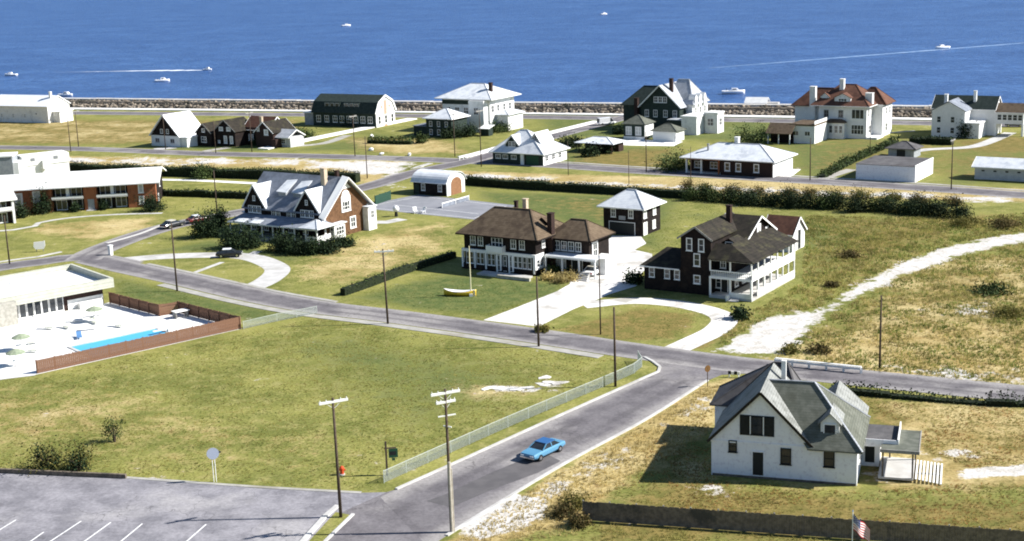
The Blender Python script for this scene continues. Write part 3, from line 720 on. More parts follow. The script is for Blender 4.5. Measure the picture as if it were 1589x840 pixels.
for xx in (1.75,3.2,9.4,11.0): h.win('f', 0, xx, 3.95, 1.0, 1.55, nv=1, nh=1)
h.win('f', 0, 6.35, 3.9, 2.1, 1.6, nv=2, nh=1)
b = h.box('balcony', 4.9, 7.9, -1.15, -.01, 3.36, 3.5, 'white_trim'); h.box('balcony_rail', 4.9, 7.9, -1.17, -1.09, 3.505, 4.35, 'white_trim', b)
h.box('balcony_rail', 4.9, 4.98, -1.08, -.01, 3.505, 4.35, 'white_trim', b); h.box('balcony_rail', 7.82, 7.9, -1.08, -.01, 3.505, 4.35, 'white_trim', b)
h.win('r', 13.5, 2.2, 4.1, .9, 1.2, nv=1, nh=1)
for xx in (14.6,15.9,17.2,18.5): h.win('f', 4.6, xx, 3.35, 1.05, 1.5, nv=1, nh=1)
h.win('r', 20.4, 6.4, 2.2, 1.8, 2.6, nv=1, nh=1, fw=.3)
h.win('f', 4.6, 15.2, .5, 2.0, 2.3, nv=1, nh=1, pane='blind'); h.door('f', 4.6, 18.2, .2, 1.8, 2.1)
h.box('porch_beam', 14.0, 23.2, 1.6, 1.8, 2.7, 3.0, 'white_trim')
h.box('porch_roof', 14.0, 23.2, 1.81, 4.58, 2.95, 3.07, 'roof_white')
for xx in (14.2,17.2,20.2,23.0): h.post(xx, 1.7, 0, 2.7, .22)
h.box('stair_wall', 20.6, 23.2, 4.7, 8.2, 0, 2.6, 'white_paint'); h.foot(14,23.2,1.6,8.2)
h.box('terrace', 4.5, 13.6, -3.4, -1.3, 0, .28, 'concrete'); h.box('terrace_wall', 8.6, 14.6, -3.9, -3.45, 0, .5, 'stone_grey')
for i in range(5): h.box('step', 18.6+i*.45, 22.6-i*.1, -.2+i*.35, .14+i*.35, 0, .2+i*.2, 'concrete')
h.chimney(13.95, 4.0, 0, 9.2, .8, 1.0, 'dark_brick')
h.chimney(7.3, 7.2, 8, 10.5, .7, .7, 'chimney_cream')
h.chimney(5.4, 7.4, 8, 10.0, .5, .5, 'dark_brick')
d = h.dormer(12.0, 1.8, 4.6, 6.2, 7.6, 8.3, 2.2, 'dark_shingle', 'roof_brown', None, (6.5,.8,.9,0))

h = House('two_storey_garage', 'dark two storey garage with pale pyramid hip roof and framed black door', 'garage', (937,362), -33)
h.wall(0, 7.7, 0, 7, 0, 4.9, 'dark_shingle')
h.hip(0, 7.7, 0, 7, 4.85, 7.4, 'roof_white', ov=.85, ridge=(3.0,4.7), trim='white_trim')
h.door('f', 0, 3.7, .05, 5.0, 2.2, 'door_dark')
for xx in (2.0,5.5): h.win('f', 0, xx, 3.1, .95, 1.5, nv=1, nh=1)
h.box('vent_panel', 3.1, 4.4, -.06, -.004, 2.7, 3.4, 'grey_wall')
for yy in (1.0,4.6): h.win('r', 7.7, yy, 3.1, 1.2, 1.5, nv=0, nh=1, fw=.2, pane='blind')
h.door('r', 7.7, 1.1, .05, 1.3, 2.2, 'canvas_white'); h.win('r', 7.7, 4.4, .7, 1.2, 1.5, nv=0, nh=1, fw=.2, pane='blind')

# ---------------------------------------------------------------- dark gabled house with the white two level porch
h = House('porch_house', 'dark shingled gabled house with two level white corner porch beside sandy track', 'house', (1000,448), -33)
h.wall(0, 6, 0, 8, 0, 3.7, 'dark_shingle')
o = MB().extr([(-.5,-.5,3.5),(6.0,-.5,3.5),(6.0,4.0,5.6),(1.8,4.0,5.6)], (0,0,.14)).extr([(-.5,8.5,3.5),(-.5,-.5,3.5),(1.8,4.0,5.6)], (0,0,.14)).extr([(6.0,8.5,3.5),(-.5,8.5,3.5),(1.8,4.0,5.6),(6.0,4.0,5.6)], (0,0,.14)).build('roof', 'roof_dark', h.o)
h.box('eave_board', -.5, 6, -.58, -.51, 3.45, 3.62, 'white_trim', o)
for xx in (1.3,3.8,5.4): h.win('f', 0, xx, 1.9, .9, 1.45, nv=0, nh=1)
h.wall(6.02, 10.8, 0, 12, 0, 8.3, 'dark_shingle', gable='y', zr=9.9)
h.gable(6.02, 10.8, 0, 12, 8.35, 9.95, 'y', 'roof_dark', ov=.4, rk=.4, trim='grey_wood')
for xx in (7.4,9.3): h.win('f', 0, xx, 6.4, .95, 1.9, nv=0, nh=1, fw=.14)
h.win('f', 0, 8.6, 4.2, 1.05, 1.9, nv=0, nh=1, fw=.14); h.win('f', 0, 8.6, 1.6, 1.1, 1.3, nv=0, nh=1, fw=.14)
h.wall(10.82, 13.2, 1.6, 5.9, 0, 6.0, 'dark_shingle'); h.wall(10.82, 13.2, 5.92, 17.3, 0, 6.8, 'dark_shingle', gable='x', zr=9.7)
h.gable(8.4, 13.2, 5.9, 17.3, 6.85, 9.8, 'x', 'roof_dark', ov=.3, rk=.5, trim='white_trim'); h.wall(6.04, 10.8, 12.02, 17.2, 0, 6.5, 'dark_shingle')
h.win('f', 1.6, 12.0, 3.9, .9, 1.5, nv=1, nh=1)
d = h.dormer(12.2, 1.7, 3.2, 6.0, 7.4, 7.9, 3.0, 'dark_shingle', 'roof_dark', None, (6.6,1.2,.9,1))
h.win('r', 13.2, 11.6, 7.0, 1.4, 1.7, nv=0, nh=1, fw=.3, pane='blind'); h.win('r', 13.2, 8.6, 6.9, 1.0, .9, nv=0, nh=0, fw=.3); h.win('r', 13.2, 14.6, 6.9, 1.0, .9, nv=0, nh=0, fw=.3)
h.chimney(9.6, 9.0, 9, 11.6, .7, .7, 'dark_brick')
# porch: floor, posts, balcony parapet, roof
X0, X1, Y0, Y1 = 10.9, 17.5, -.9, 15.4
h.box('porch_floor', X0, X1, Y0, Y1, 0, .35, 'concrete'); h.foot(X0, X1, Y0, Y1)
h.box('upper_floor', X0, X1, Y0, Y1, 2.85, 3.1, 'white_trim')
h.box('balcony_parapet', X1-.1, X1, Y0+.1, Y1, 3.103, 4.15, 'white_paint')
h.box('balcony_rail', X0+.1, X1-.1, Y0, Y0+.08, 3.95, 4.1, 'white_trim')
bl = h.box('baluster_rail', X0+.1, X1-.12, Y0+.02, Y0+.06, 3.11, 3.2, 'white_trim')
for i in range(22): h.box('baluster', X0+.3+i*.28, X0+.38+i*.28, Y0+.02, Y0+.06, 3.2, 3.95, 'white_trim', bl)
h.box('porch_parapet', X1-.12, X1, 1.2, Y1, .353, 1.25, 'white_paint')
h.box('porch_parapet', 14.2, X1-.13, Y0, Y0+.12, .353, 1.05, 'white_paint')
for yy in (-.8,1.5,3.8,6.2,8.6,10.8,13.0,15.3):
    h.post(X1-.12, yy, .353 if yy < 1.2 else 1.26, 2.85, .26 if yy < 10 else .18); h.post(X1-.1, yy, 4.16, 5.5, .18)
for xx in (11.05,14.15): h.post(xx, Y0+.1, .353, 2.85, .24); h.post(xx, Y0+.12, 4.1, 5.5, .2)
h.box('porch_fascia', X0-.1, X1+.1, Y0-.1, Y0, 5.5, 5.75, 'white_trim'); h.box('porch_fascia', X1+.002, X1+.1, Y0+.002, Y1+.2, 5.5, 5.75, 'white_trim')
MB().extr([(X1+.4,Y0-.4,5.6),(X1+.4,Y1+.3,5.6),(13.25,Y1+.3,7.4),(13.25,1.6,7.4)], (0,0,.13)).extr([(X0-.1,Y0-.4,5.6),(X1+.4,Y0-.4,5.6),(13.25,1.58,7.4),(X0-.1,1.58,7.4)], (0,0,.13)).build('porch_roof', 'roof_dark', h.o)
h.door('f', 1.6, 12.2, .36, 1.0, 2.1, 'door_dark'); h.win('f', 1.6, 11.3, .9, .9, 1.7, nv=0, nh=1)
for yy in (3.5,6.2,9.0): h.win('r', 13.2, yy, .9, 1.2, 1.7, nv=0, nh=1)
for i in range(3): h.box('step', 14.3, 15.7, Y0-.35*(i+1), Y0-.35*i-.01, 0, .3-.09*i, 'concrete')
h.box('stair_pier', 13.95, 14.25, -2.0, -1.0, 0, .8, 'white_paint')

h = House('small_shed', 'small white gabled outbuilding with brown roof behind the two level porch', 'shed', (1150,385), -33)
h.wall(4, 9, 0, 5.4, 0, 3.0, 'white_paint', gable='x', zr=5.3)
h.gable(4, 9, 0, 5.4, 3.05, 5.35, 'x', 'roof_red', ov=.35, rk=.3, trim='white_trim')
h.door('r', 9, 2.9, .1, 1.2, 3.2, 'door_dark')

# ---------------------------------------------------------------- grey roofed shingle house with two front gables
h = House('gabled_mansion', 'big shingle house with blue grey roof, twin front gables coloured sunlit white and long porch', 'house', (383,362), -33)
h.wall(0, 18.6, 0, 12.6, 0, 5.0, 'dark_shingle')
MB().extr([(18.62,0,0),(18.62,12.6,0),(18.62,12.6,5.0),(18.62,6.3,10.3),(18.62,0,5.0)], (.3,0,0)).build('gable_wall', 'brown_shingle', h.o)
h.gable(0, 18.9, 0, 12.6, 5.05, 10.5, 'x', 'roof_bluegrey', ov=.4, rk=.5, t=.18)
rb = MB()
for yy in (0, 12.6):
    sg = -1 if yy == 0 else 1
    rb.extr([(18.5,yy+sg*.9,4.32),(20.0,yy+sg*1.1,4.05),(20.0,6.3,10.50),(18.5,6.3,10.74)], (0,0,.2))
rb.build('rake_board', 'white_trim', h.o)
for xc, zr_, w_ in ((2.7,9.2,5.2),(15.3,9.0,5.4)):
    h.dormer(xc, w_, -.25, 3.9, 5.4, zr_, 6.0, 'dark_shingle', 'roof_white', 'white_trim')  # white gable roofs: brightness of the sunlit right slopes put into the colour
    for j in (-1,0,1): h.win('f', -.25, xc+j*1.05, 4.1, .98, 1.35, nv=1, nh=1)
    h.win('f', -.25, xc, 6.4, .6, .9, nv=0, nh=1)
for xc in (7.6,11.3):
    for j in (-.5,.5): h.win('f', 0, xc+j*1.1, 3.75, 1.0, 1.25, nv=1, nh=1)
for xc in (7.4,11.0):
    d = MB().extr([(xc-.9,2.2,6.9),(xc+.9,2.2,6.9),(xc+.9,2.2,7.9),(xc-.9,2.2,7.9)], (0,3,0)).build('roof_dormer', 'grey_wall', h.o)
    MB().extr([(xc-1.1,1.9,7.9),(xc+1.3,1.9,7.75),(xc+1.3,5.3,9.7),(xc-1.1,5.3,9.6)], (0,0,.12)).build('dormer_roof', 'roof_white', d)  # white colour stands in for the dormer's sunlit right face
h.win('r', 18.92, 6.3, 4.4, 2.6, 2.8, nv=2, nh=2, fw=.35)
h.win('r', 18.92, 8.0, 1.0, 1.7, 2.2, nv=1, nh=1, fw=.25)
MB().extr([(18.922,4.7,8.55),(18.922,7.9,8.55),(18.922,6.3,10.0)], (.05,0,0)).build('attic_panel', 'white_paint', h.o)
for yy in (.15,12.45): h.box('corner_board', 18.922, 19.0, yy-.22, yy+.22, 0, 4.7, 'white_trim')
MB().tube((18.93,6.3,7.2),(19.0,6.3,7.2),1.12,n=20).build('window_arch', 'white_trim', h.o)
h.box('sun_room', 18.95, 20.2, 11.0, 13.4, 0, 4.3, 'white_paint'); h.box('sun_room_roof', 18.95, 20.4, 10.9, 13.6, 4.302, 4.5, 'roof_white')
h.win('r', 20.2, 12.2, 2.2, 1.0, 1.5, nv=1, nh=1)
h.box('bay', 19.1, 20.2, 1.2, 4.2, 0, 2.8, 'white_paint'); h.win('r', 20.2, 2.7, .9, 2.2, 1.5, nv=2, nh=1); h.box('bay_roof', 19.1, 20.5, .9, 4.5, 2.82, 2.98, 'roof_white')
h.win('f', 1.2, 19.65, .9, .8, 1.5, nv=0, nh=1)
# porch
MB().extr([(-1.2,-3.6,2.75),(20.4,-3.6,2.75),(19.2,-.03,3.75),(-.2,-.03,3.75)], (0,0,.14)).extr([(20.4,-3.6,2.75),(20.4,.8,2.75),(19.2,-.03,3.75)], (0,0,.14)).build('porch_roof', 'roof_bluegrey', h.o)
h.box('porch_fascia', -1.2, 20.4, -3.68, -3.61, 2.6, 2.85, 'white_trim')
h.box('porch_floor', -.9, 20.1, -3.4, -.01, 0, .5, 'grey_wood'); h.foot(-1,20.1,-3.5,0)
for i in range(9): h.post(-.8+i*2.58, -3.25, .5, 2.62, .2)
h.box('porch_wall', 17.4, 19.8, -3.35, -3.28, .5, 1.4, 'white_paint'); h.box('porch_wall', 19.85, 19.95, -3.3, .4, .5, 1.5, 'white_paint')
for xc in (2,5,11,14.5): h.win('f', 0, xc, .9, 1.2, 1.6, nv=1, nh=1)
h.door('f', 0, 8.2, .5, 1.1, 2.1, 'door_dark')
for xc in (.9,4.6): MB().extr([(xc-.1,-3.9,2.95),(xc+2.2,-3.9,2.95),(xc+2.2,-2.4,3.34),(xc-.1,-2.4,3.34)], (0,0,.06)).build('sunlit_roof_facet', 'roof_white', h.o)  # white sheets painted for sunlit facets of the grey porch roof
for i in range(4): h.box('step', 7.4, 9.4, -3.42-.35*(i+1), -3.42-.35*i-.01, 0, .42-.1*i, 'grey_wood')
h.hip(16.6, 20.6, -4.0, .6, 2.95, 4.1, 'roof_white', ov=.3)
h.chimney(15.3, 5.0, 8, 12.2, .9, .9, 'chimney_cream'); h.chimney(17.0, 6.6, 9, 11.6, .6, .6, 'dark_brick')
h.wall(-3.2, -.02, 3, 9, 0, 3.2, 'grey_wall'); h.box('side_roof', -3.5, -.03, 2.7, 9.3, 3.203, 3.4, 'roof_white')

# ---------------------------------------------------------------- motel
h = House('motel_block', 'two storey brick motel wing with white roof and recessed balconies', 'motel', (78,330), 8)
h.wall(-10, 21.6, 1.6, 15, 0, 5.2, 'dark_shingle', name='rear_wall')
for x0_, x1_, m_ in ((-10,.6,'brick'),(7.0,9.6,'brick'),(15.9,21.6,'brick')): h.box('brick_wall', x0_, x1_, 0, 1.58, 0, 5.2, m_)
for x0_, x1_ in ((.62,6.98),(9.62,15.88)):
    h.box('balcony_floor', x0_, x1_, -.5, 1.57, 2.55, 2.75, 'concrete'); h.box('balcony_rail', x0_, x1_, -.52, -.45, 2.78, 3.2, 'white_trim')
    h.box('divider', (x0_+x1_)/2-.3, (x0_+x1_)/2+.3, .3, 1.55, 2.77, 5.1, 'white_trim')
    for j, xc in enumerate((x0_+1.6, x1_-1.6)):
        h.win('f', 1.6, xc, 2.8, 2.2, 2.1, nv=1, nh=0); h.win('f', 1.6, xc, .15, 2.2, 2.1, nv=1, nh=0)
h.box('ridge_walls', -9.8, 21.5, 1.7, 14.8, 5.2, 5.25, 'white_trim')
h.gable(-10, 21.6, 0, 15, 5.27, 7.1, 'x', 'roof_gravel', ov=.9, rk=.9, t=.16, trim='white_trim')
h.win('f', 0, 18.6, 3.0, 1.1, 2.0, nv=0, nh=1, fw=.25, pane='blind'); h.win('f', 0, 18.6, .6, 1.1, 1.8, nv=0, nh=1, fw=.25, pane='blind')
h.box('door_panel', 7.7, 9.0, -.07, -.003, .05, 2.3, 'grey_wall')
h.win('f', 0, -6.0, .4, 1.7, 4.0, nv=0, nh=2, fw=.4, pane='blind'); h.win('f', 0, -2.4, 2.2, 1.5, 2.4, nv=0, nh=1, fw=.2, pane='blind')
h.box('threshold', 7.4, 9.4, -1.2, -.08, 0, .12, 'concrete')
h.win('r', 21.6, 8, 3.0, 1.2, 1.5, nv=1, nh=1); h.win('r', 21.6, 4, .6, 1.2, 1.5, nv=1, nh=1)
h = House('motel_block', 'pale roofed motel wing with white balcony rails in front of brick wing', 'motel', (24,345), 28)
h.wall(-16, 0, 0, 9, 0, 5.0, 'dark_brick'); h.box('balcony_floor', -16, -.5, -1.2, -.01, 2.5, 2.7, 'concrete'); h.box('balcony_rail', -16, -.5, -1.24, -1.16, 2.72, 3.4, 'white_trim')
h.gable(-16, 0, 0, 9, 5.05, 6.2, 'x', 'roof_gravel', ov=1.4, rk=.6, trim='white_trim')
h.box('end_panel', -.5, -.05, -1.2, -.02, 0, 5.0, 'white_paint')
for xc in (-2.4,-5.4,-8.4): h.win('f', 0, xc, 2.8, 2, 1.9, nv=1, nh=0); h.win('f', 0, xc, .2, 2, 2, nv=1, nh=0)
h = House('utility_block', 'small white flat topped block with two dark vents behind motel roof', 'outbuilding', (40,292), 34)
h.wall(0, 10.5, 0, 5, 0, 5.0, 'white_paint'); h.box('parapet', -.15, 10.65, -.15, 5.15, 5.002, 7.2, 'white_paint')
for xc in (2.2,7.5): h.box('vent', xc-.5, xc+.5, -.2, -.152, 6.0, 6.7, 'metal_grey')
h.box('duct', 4.2, 5.2, -1.2, -.16, 4, 6.0, 'white_paint')
h = House('utility_tower', 'grey green stair tower with white capped corner behind the motel', 'outbuilding', (-14,300), 8)
h.wall(0, 5.4, 0, 6, 0, 8.0, 'grey_wall'); h.box('cap', -.2, 5.6, -.2, 6.2, 8.002, 8.3, 'white_trim'); h.box('corner_panel', 5.42, 6.6, .2, 5, 0, 6.6, 'white_paint')

# ---------------------------------------------------------------- pool pavilion, pool and fence
PAVP, PAVY = (20,500), 40
h = House('pool_pavilion', 'flat roofed pavilion with deep pale fascia and glazed front by the pool', 'pavilion', PAVP, PAVY)
h.wall(-14, 14.2, .6, 13, 0, 2.7, 'dark_brick')
h.box('roof_deck', -14.4, 15, -.6, 13.6, 2.72, 3.05, 'roof_gravel')
for nm, a in (('front', (-14.6,15.4,-.95,-.62)), ('back', (-14.6,15.4,13.62,13.95)), ('side', (15.02,15.4,-.61,13.61)), ('side', (-14.8,-14.42,-.61,13.61))):
    h.box('fascia', *a, 2.55, 3.95, 'stone_cream')
for i in range(7):
    xx = .7+i*1.12; h.win('f', .6, xx, .15, 1.05, 2.3, nv=0, nh=0, fw=.09)
h.box('brick_panel', 8.6, 14.1, .5, .598, 1.5, 2.68, 'dark_brick'); h.box('white_panel', 8.6, 14.1, .5, .598, 0, 1.498, 'white_paint'); h.box('counter', 10, 13.5, -.6, .2, 0, 1.0, 'white_paint')
h.box('stone_pier', -3.6, .1, -1.9, .4, 0, 3.4, 'stone_grey'); h.foot(-14.4, 15.2, -2, 13.8)
for x_ in (4.2,): h.post(x_, -.5, 0, 2.55, .14, 'white_trim')
h.post(2.0, 5.0, 3.07, 5.0, .08, 'metal_grey', 'vent_pipe')
def LP(x, y):
    a = R(PAVY); p = G(*PAVP); return Vector((p.x+x*math.cos(a)-y*math.sin(a), p.y+x*math.sin(a)+y*math.cos(a), 0))
FEN = [(-8.0,-28.4),(21.0,-28.4),(19.3,-13.6),(16.4,-13.2),(14.9,-.2)]
PX0, PX1, PY0, PY1 = .2, 12.6, -26.4, -19.6
sheet('pool_deck', [LP(*q) for q in [(-20,-24),(-8.2,-28.6),(21.1,-28.5),(19.4,-13.5),(16.5,-13.1),(15,.4),(-20,.4)]], .012, 'deck_concrete')
MB().box(0,1,0,1,0,1)
pr = thing('swimming_pool', 'bright blue rectangular swimming pool in white deck behind brown fence', 'pool', LP(0,0), PAVY)
MB().box(PX0-.4,PX0,PY0-.4,PY1+.4,.0,.12).box(PX1,PX1+.4,PY0-.4,PY1+.4,.0,.12).box(PX0,PX1,PY0-.4,PY0,.0,.12).box(PX0,PX1,PY1,PY1+.4,.0,.12).build('coping', 'concrete', pr)
MB().box(PX0+.002,PX1-.002,PY0+.002,PY1-.002,.004,.06).build('water', 'pool_water', pr)
for yy in (-24.2,-23.6): MB().tube((PX1+.3,yy,.1),(PX1+.3,yy,.9),.03).tube((PX1+.3,yy,.9),(PX1-.4,yy,.8),.03).tube((PX1-.4,yy,.8),(PX1-.4,yy,.1),.03).build('ladder_rail', 'chrome', pr)
MB().box(PX1-1.8,PX1+1.2,-22.6,-22.1,.5,.58).box(PX1+.4,PX1+.7,-22.6,-22.1,.1,.5).build('diving_board', 'canvas_white', pr)
sheet('deck_edge', [LP(*q) for q in [(-8.6,-28.9),(-8.2,-28.55),(-20.3,-23.9),(-20.3,-24.4)]], .016, 'concrete')

# ---------------------------------------------------------------- buildings between the two streets
h = House('barrel_garage', 'dark garage with pale curved roof and arched brown door', 'garage', (642,301), -33)
h.wall(0, 8.5, 0, 6.6, 0, 2.8, 'dark_shingle')
prof = [(-.5,2.55)]+[(3.3-3.6*math.cos(R(12+156*i/12)), 2.35+2.3*math.sin(R(12+156*i/12))) for i in range(13)]+[(7.1,2.55)]
MB().extr([(-.4,p[0],p[1]+.02) for p in prof]+[(-.4,p[0],p[1]+.16) for p in prof[::-1]], (9.3,0,0)).build('roof', 'roof_white', h.o)
inner = [(0,2.8)]+[p for p in prof[1:-1] if 0 < p[0] < 6.6]+[(6.6,2.8)]
MB().extr([(8.52,0,0)]+[(8.52,p[0],p[1]) for p in inner]+[(8.52,6.6,0)], (.15,0,0)).build('end_wall', 'white_paint', h.o)
dp = [(1.4,0)]+[(3.4-1.9*math.cos(R(180*i/10)), 2.2+1.4*math.sin(R(180*i/10))) for i in range(11)]+[(5.3,0)]
MB().extr([(8.68,p[0],p[1]) for p in dp], (.06,0,0)).build('door', 'door_brown', h.o)
for xx in (2.6,6.9): h.win('f', 0, xx, .9, 1.0, 1.5, nv=1, nh=1)
h.door('f', 0, .9, .05, 1.0, 2.0, 'dark_green', 'dark_green')

h = House('cottage', 'pale blue roofed cottage with dark front and small dormer at street corner', 'house', (765,253), -33)
h.wall(0, 14, 0, 11, 0, 2.7, 'dark_green')
h.hip(0, 14, 0, 11, 2.65, 7.4, 'roof_white', ov=.7, ridge=(4.8,6.6), trim='white_trim')
h.dormer(5.0, 3.6, .9, 3.2, 4.6, 6.7, 5, 'dark_green', 'roof_white', 'white_trim')
for j in (-.5,.5): h.win('f', .9, 5.0+j*1.0, 4.0, .9, 1.3, nv=1, nh=1)
h.wall(8.2, 14.02, -.02, 5, 0, 2.7, 'dark_green'); h.box('corner_post', 8.0, 8.9, -.3, -.05, 0, 2.6, 'white_trim')
for xx in (1.6,3.6,6.0): h.win('f', 0, xx, 1.2, 1.5, 1.0, nv=2, nh=0)
h.box('side_wall', 14.03, 14.12, .1, 10.9, 0, 2.65, 'white_paint')
for yy in (1.6,4.6,7.6): h.win('r', 14.12, yy, .9, 1.5, 1.3, nv=1, nh=1)
h.gable(8.6, 11.6, 3, 9, 5.0, 7.2, 'y', 'roof_white', ov=.1, rk=.1)
h.door('f', -.02, 11.2, .05, 3.4, 2.2, 'sign_green', 'dark_green')

h = House('carport', 'low open carport with pale flat hip roof beside lawn', 'carport', (897,236), -33)
h.hip(0, 9.6, 0, 6, 2.3, 3.5, 'roof_white', ov=.7)
h.wall(0, 9.6, 3.5, 6, 0, 2.28, 'dark_brick')
for xx in (.2,4.8,9.4): h.post(xx, .2, 0, 2.3, .25, 'dark_brick')
h.box('low_wall', 7.0, 9.3, .1, .4, 0, 1.1, 'brick')

h = House('ranch_house', 'long low brick ranch house with pale blue hip roof and corner porch', 'house', (1063,268), -33)
h.wall(.2, 20.6, 2.2, 11.6, 0, 3.4, 'dark_brick'); h.wall(8.6, 20.62, .02, 2.18, 0, 3.4, 'dark_brick')
h.hip(0, 20.6, 0, 11.6, 3.4, 6.1, 'roof_white', ov=.9, ridge=(5.6,15.4), trim='white_trim')
h.box('porch_beam', .1, 8.5, .05, .3, 3.05, 3.39, 'brick')
for xx, mm in ((.3,'white_trim'),(3.9,'white_trim'),(8.1,'brick')): h.post(xx, .2, 0, 3.05, .35, mm)
h.box('porch_floor', 0, 8.5, .1, 2.1, 0, .2, 'concrete')
for xx in (10.2,12.8,17.0): h.win('f', .02, xx, .9, 1.3, 1.9, nv=0, nh=1, fw=.2)
h.win('f', 2.2, 2.2, .9, 1.8, 1.5, nv=1, nh=1); h.win('f', 2.2, 6, .9, 1.8, 1.5, nv=1, nh=1)
h.box('side_wall', 20.64, 20.75, .2, 11.4, 0, 3.3, 'white_paint'); h.door('r', 20.75, 3.4, .05, 2.8, 2.3, 'canvas_white')
h.chimney(9.6, 6.6, 5.2, 7.4, .9, .9, 'white_paint'); h.chimney(4.5, 2.5, 4, 6.2, .35, .35, 'metal_grey')

h = House('flat_garage', 'white block garage with flat dark tar roof beside the road', 'garage', (1328,278), -33)
h.wall(0, 12.6, 0, 12.4, 0, 3.2, 'weathered_white')
h.box('roof', -.1, 12.45, -.1, 12.5, 3.203, 3.3, 'roof_tar')
h.box('parapet', 12.46, 12.66, -.1, 12.4, 3.204, 3.5, 'white_paint')
h.door('f', 0, 9.8, .02, 2.6, 2.3, 'weathered_white', 'weathered_white')
h = House('hip_shed', 'small grey hip roofed shed behind white block garage', 'shed', (1378,244), -33)
h.wall(0, 6.0, 0, 5, 0, 2.0, 'grey_wall'); h.hip(0, 6.0, 0, 5, 2.0, 3.4, 'roof_tar', ov=.6)
h.door('f', 0, 3.0, .05, 2.0, 1.8, 'door_dark', 'grey_wall')
h = House('long_garage', 'long grey garage with white metal roof and row of small vents', 'garage', (1512,278), -33)
h.wall(0, 16, 0, 6, 0, 2.75, 'grey_pale', gable='x', zr=4.1); h.gable(0, 16, 0, 6, 2.8, 4.15, 'x', 'roof_white', ov=.6, rk=.5, trim='white_trim')
for i in range(6): h.box('vent', 1.4+i*2.4, 2.0+i*2.4, -.05, -.003, 1.7, 2.0, 'shutter')

# ---------------------------------------------------------------- houses along the sea
h = House('gabled_house', 'dark house with broad front gable, two chimneys and white sunlit side towards sea', 'house', (975,206), -32)
h.wall(1.6, 13.0, 5, 17, 0, 7.0, 'dark_green', gable='y', zr=12.3)
h.gable(1.6, 13.0, 5, 17, 7.05, 12.4, 'y', 'roof_palegrey', ov=.7, rk=.8, trim='white_trim')
h.wall(-5, 1.58, 7, 17, 0, 6.6, 'dark_green'); h.hip(-5, 5, 7, 17, 6.6, 11.4, 'roof_green', ov=.6, ridge=(-1,4))
h.hip(7, 15.0, 9, 19, 6.95, 13.2, 'roof_palegrey', ov=.5, ridge=(8.5,11.8))
h.wall(13.02, 15.0, 9, 19, 0, 6.9, 'white_paint')
for j in (-1,0,1): h.win('f', 5, 7.3+j*1.3, 7.8, 1.25, 1.6, nv=1, nh=1)
for xx in (3.2,5.8,8.8,11.6): h.win('f', 5, xx, 3.9, 1.2, 1.9, nv=1, nh=1)
for i, yy in enumerate((10.2,13.0,16)):
    d = MB().extr([(13.6,yy-.7,6.5),(13.6,yy+.7,6.5),(13.6,yy+.7,8.8),(13.6,yy,9.7),(13.6,yy-.7,8.8)], (2.0,0,0)).build('dormer', 'white_paint', h.o)
for yy in (11,14,17): h.win('r', 15.0, yy, 4.3, 1.2, 1.8, nv=1, nh=1)
h.wall(15.6, 20, .5, 8.9, 0, 4.6, 'white_paint'); h.box('roof_edge', 15.4, 20.18, .3, 9.1, 4.602, 5.0, 'roof_gravel')
h.wall(11, 15.58, 1.5, 4.9, 0, 3.6, 'dark_green'); h.box('roof', 10.9, 15.5, 1.3, 4.98, 3.602, 3.8, 'roof_palegrey')
h.wall(20.3, 24, 5, 9.2, 0, 5.2, 'white_paint'); h.box('roof_edge', 20.2, 24.2, 4.8, 9.4, 5.202, 5.6, 'roof_gravel'); h.win('f', 5, 22, 2.0, 1.8, 2.0, nv=1, nh=1); h.win('r', 24, 7, 2.0, 1.6, 2.0, nv=1, nh=1)
h.chimney(9.2, 8, 10, 14.0, .9, .9, 'dark_brick'); h.chimney(-.6, 6.4, 0, 8.6, 1.0, 1.0, 'dark_brick')
h = House('guest_cottage', 'small dark cottage with two tall white windows in front of gabled house', 'cottage', (968,216), -32)
h.wall(0, 6, 0, 5.5, 0, 4.0, 'dark_green'); h.hip(0, 6, 0, 5.5, 4.0, 6.0, 'roof_mossgrey', ov=.5)
for xx in (1.5,4.3): h.win('f', 0, xx, 1.2, 1.7, 2.2, nv=1, nh=1, pane='blind')
h.box('side_wall', 6.01, 6.1, .2, 5.3, .8, 3.8, 'white_paint'); h.box('base_wall', -.05, 6.05, -.12, -.02, 0, .8, 'white_paint')
h = House('small_garage', 'tiny white garage with grey hip roof between cottage and sunlit wing', 'garage', (1013,219), -32)
h.wall(0, 6.6, 0, 5, 0, 2.6, 'white_paint'); h.hip(0, 6.6, 0, 5, 2.6, 4.2, 'roof_mossgrey', ov=.5); h.door('f', 0, 3.3, .02, 5.2, 2.1, 'canvas_white')

h = House('mansion', 'white mansion with red tile hip roof, dormers and tall white chimneys', 'house', (1270,213), -32)
h.wall(0, 12.5, 0, 12, 0, 8.2, 'clapboard_white')
h.wall(-7.5, -.02, 3, 11, 0, 7.6, 'clapboard_white')
h.hip(-1, 12.5, 0, 13, 8.1, 12.9, 'roof_red', ov=1.0, ridge=(3.5,7.5), trim='white_trim')
h.hip(-7.5, 4, 3, 11, 7.6, 11.8, 'roof_red', ov=.8, ridge=(-4,3)); h.hip(7, 15.2, 6, 13, 8.1, 12.0, 'roof_red', ov=.6)
h.wall(12.52, 15, 5, 13, 0, 8.1, 'clapboard_white')
d = h.dormer(6.0, 4.2, .6, 8.3, 10.2, 11.2, 5, 'white_paint', 'roof_red', None); h.win('f', .6, 6.0, 8.7, 2.2, 1.3, nv=2, nh=1)
d = h.dormer(1.0, 2.4, 1.6, 8.6, 10.2, 11.2, 4, 'white_paint', 'roof_red', None); h.win('f', 1.6, 1.0, 9.0, 1.2, 1.0, nv=1, nh=0)
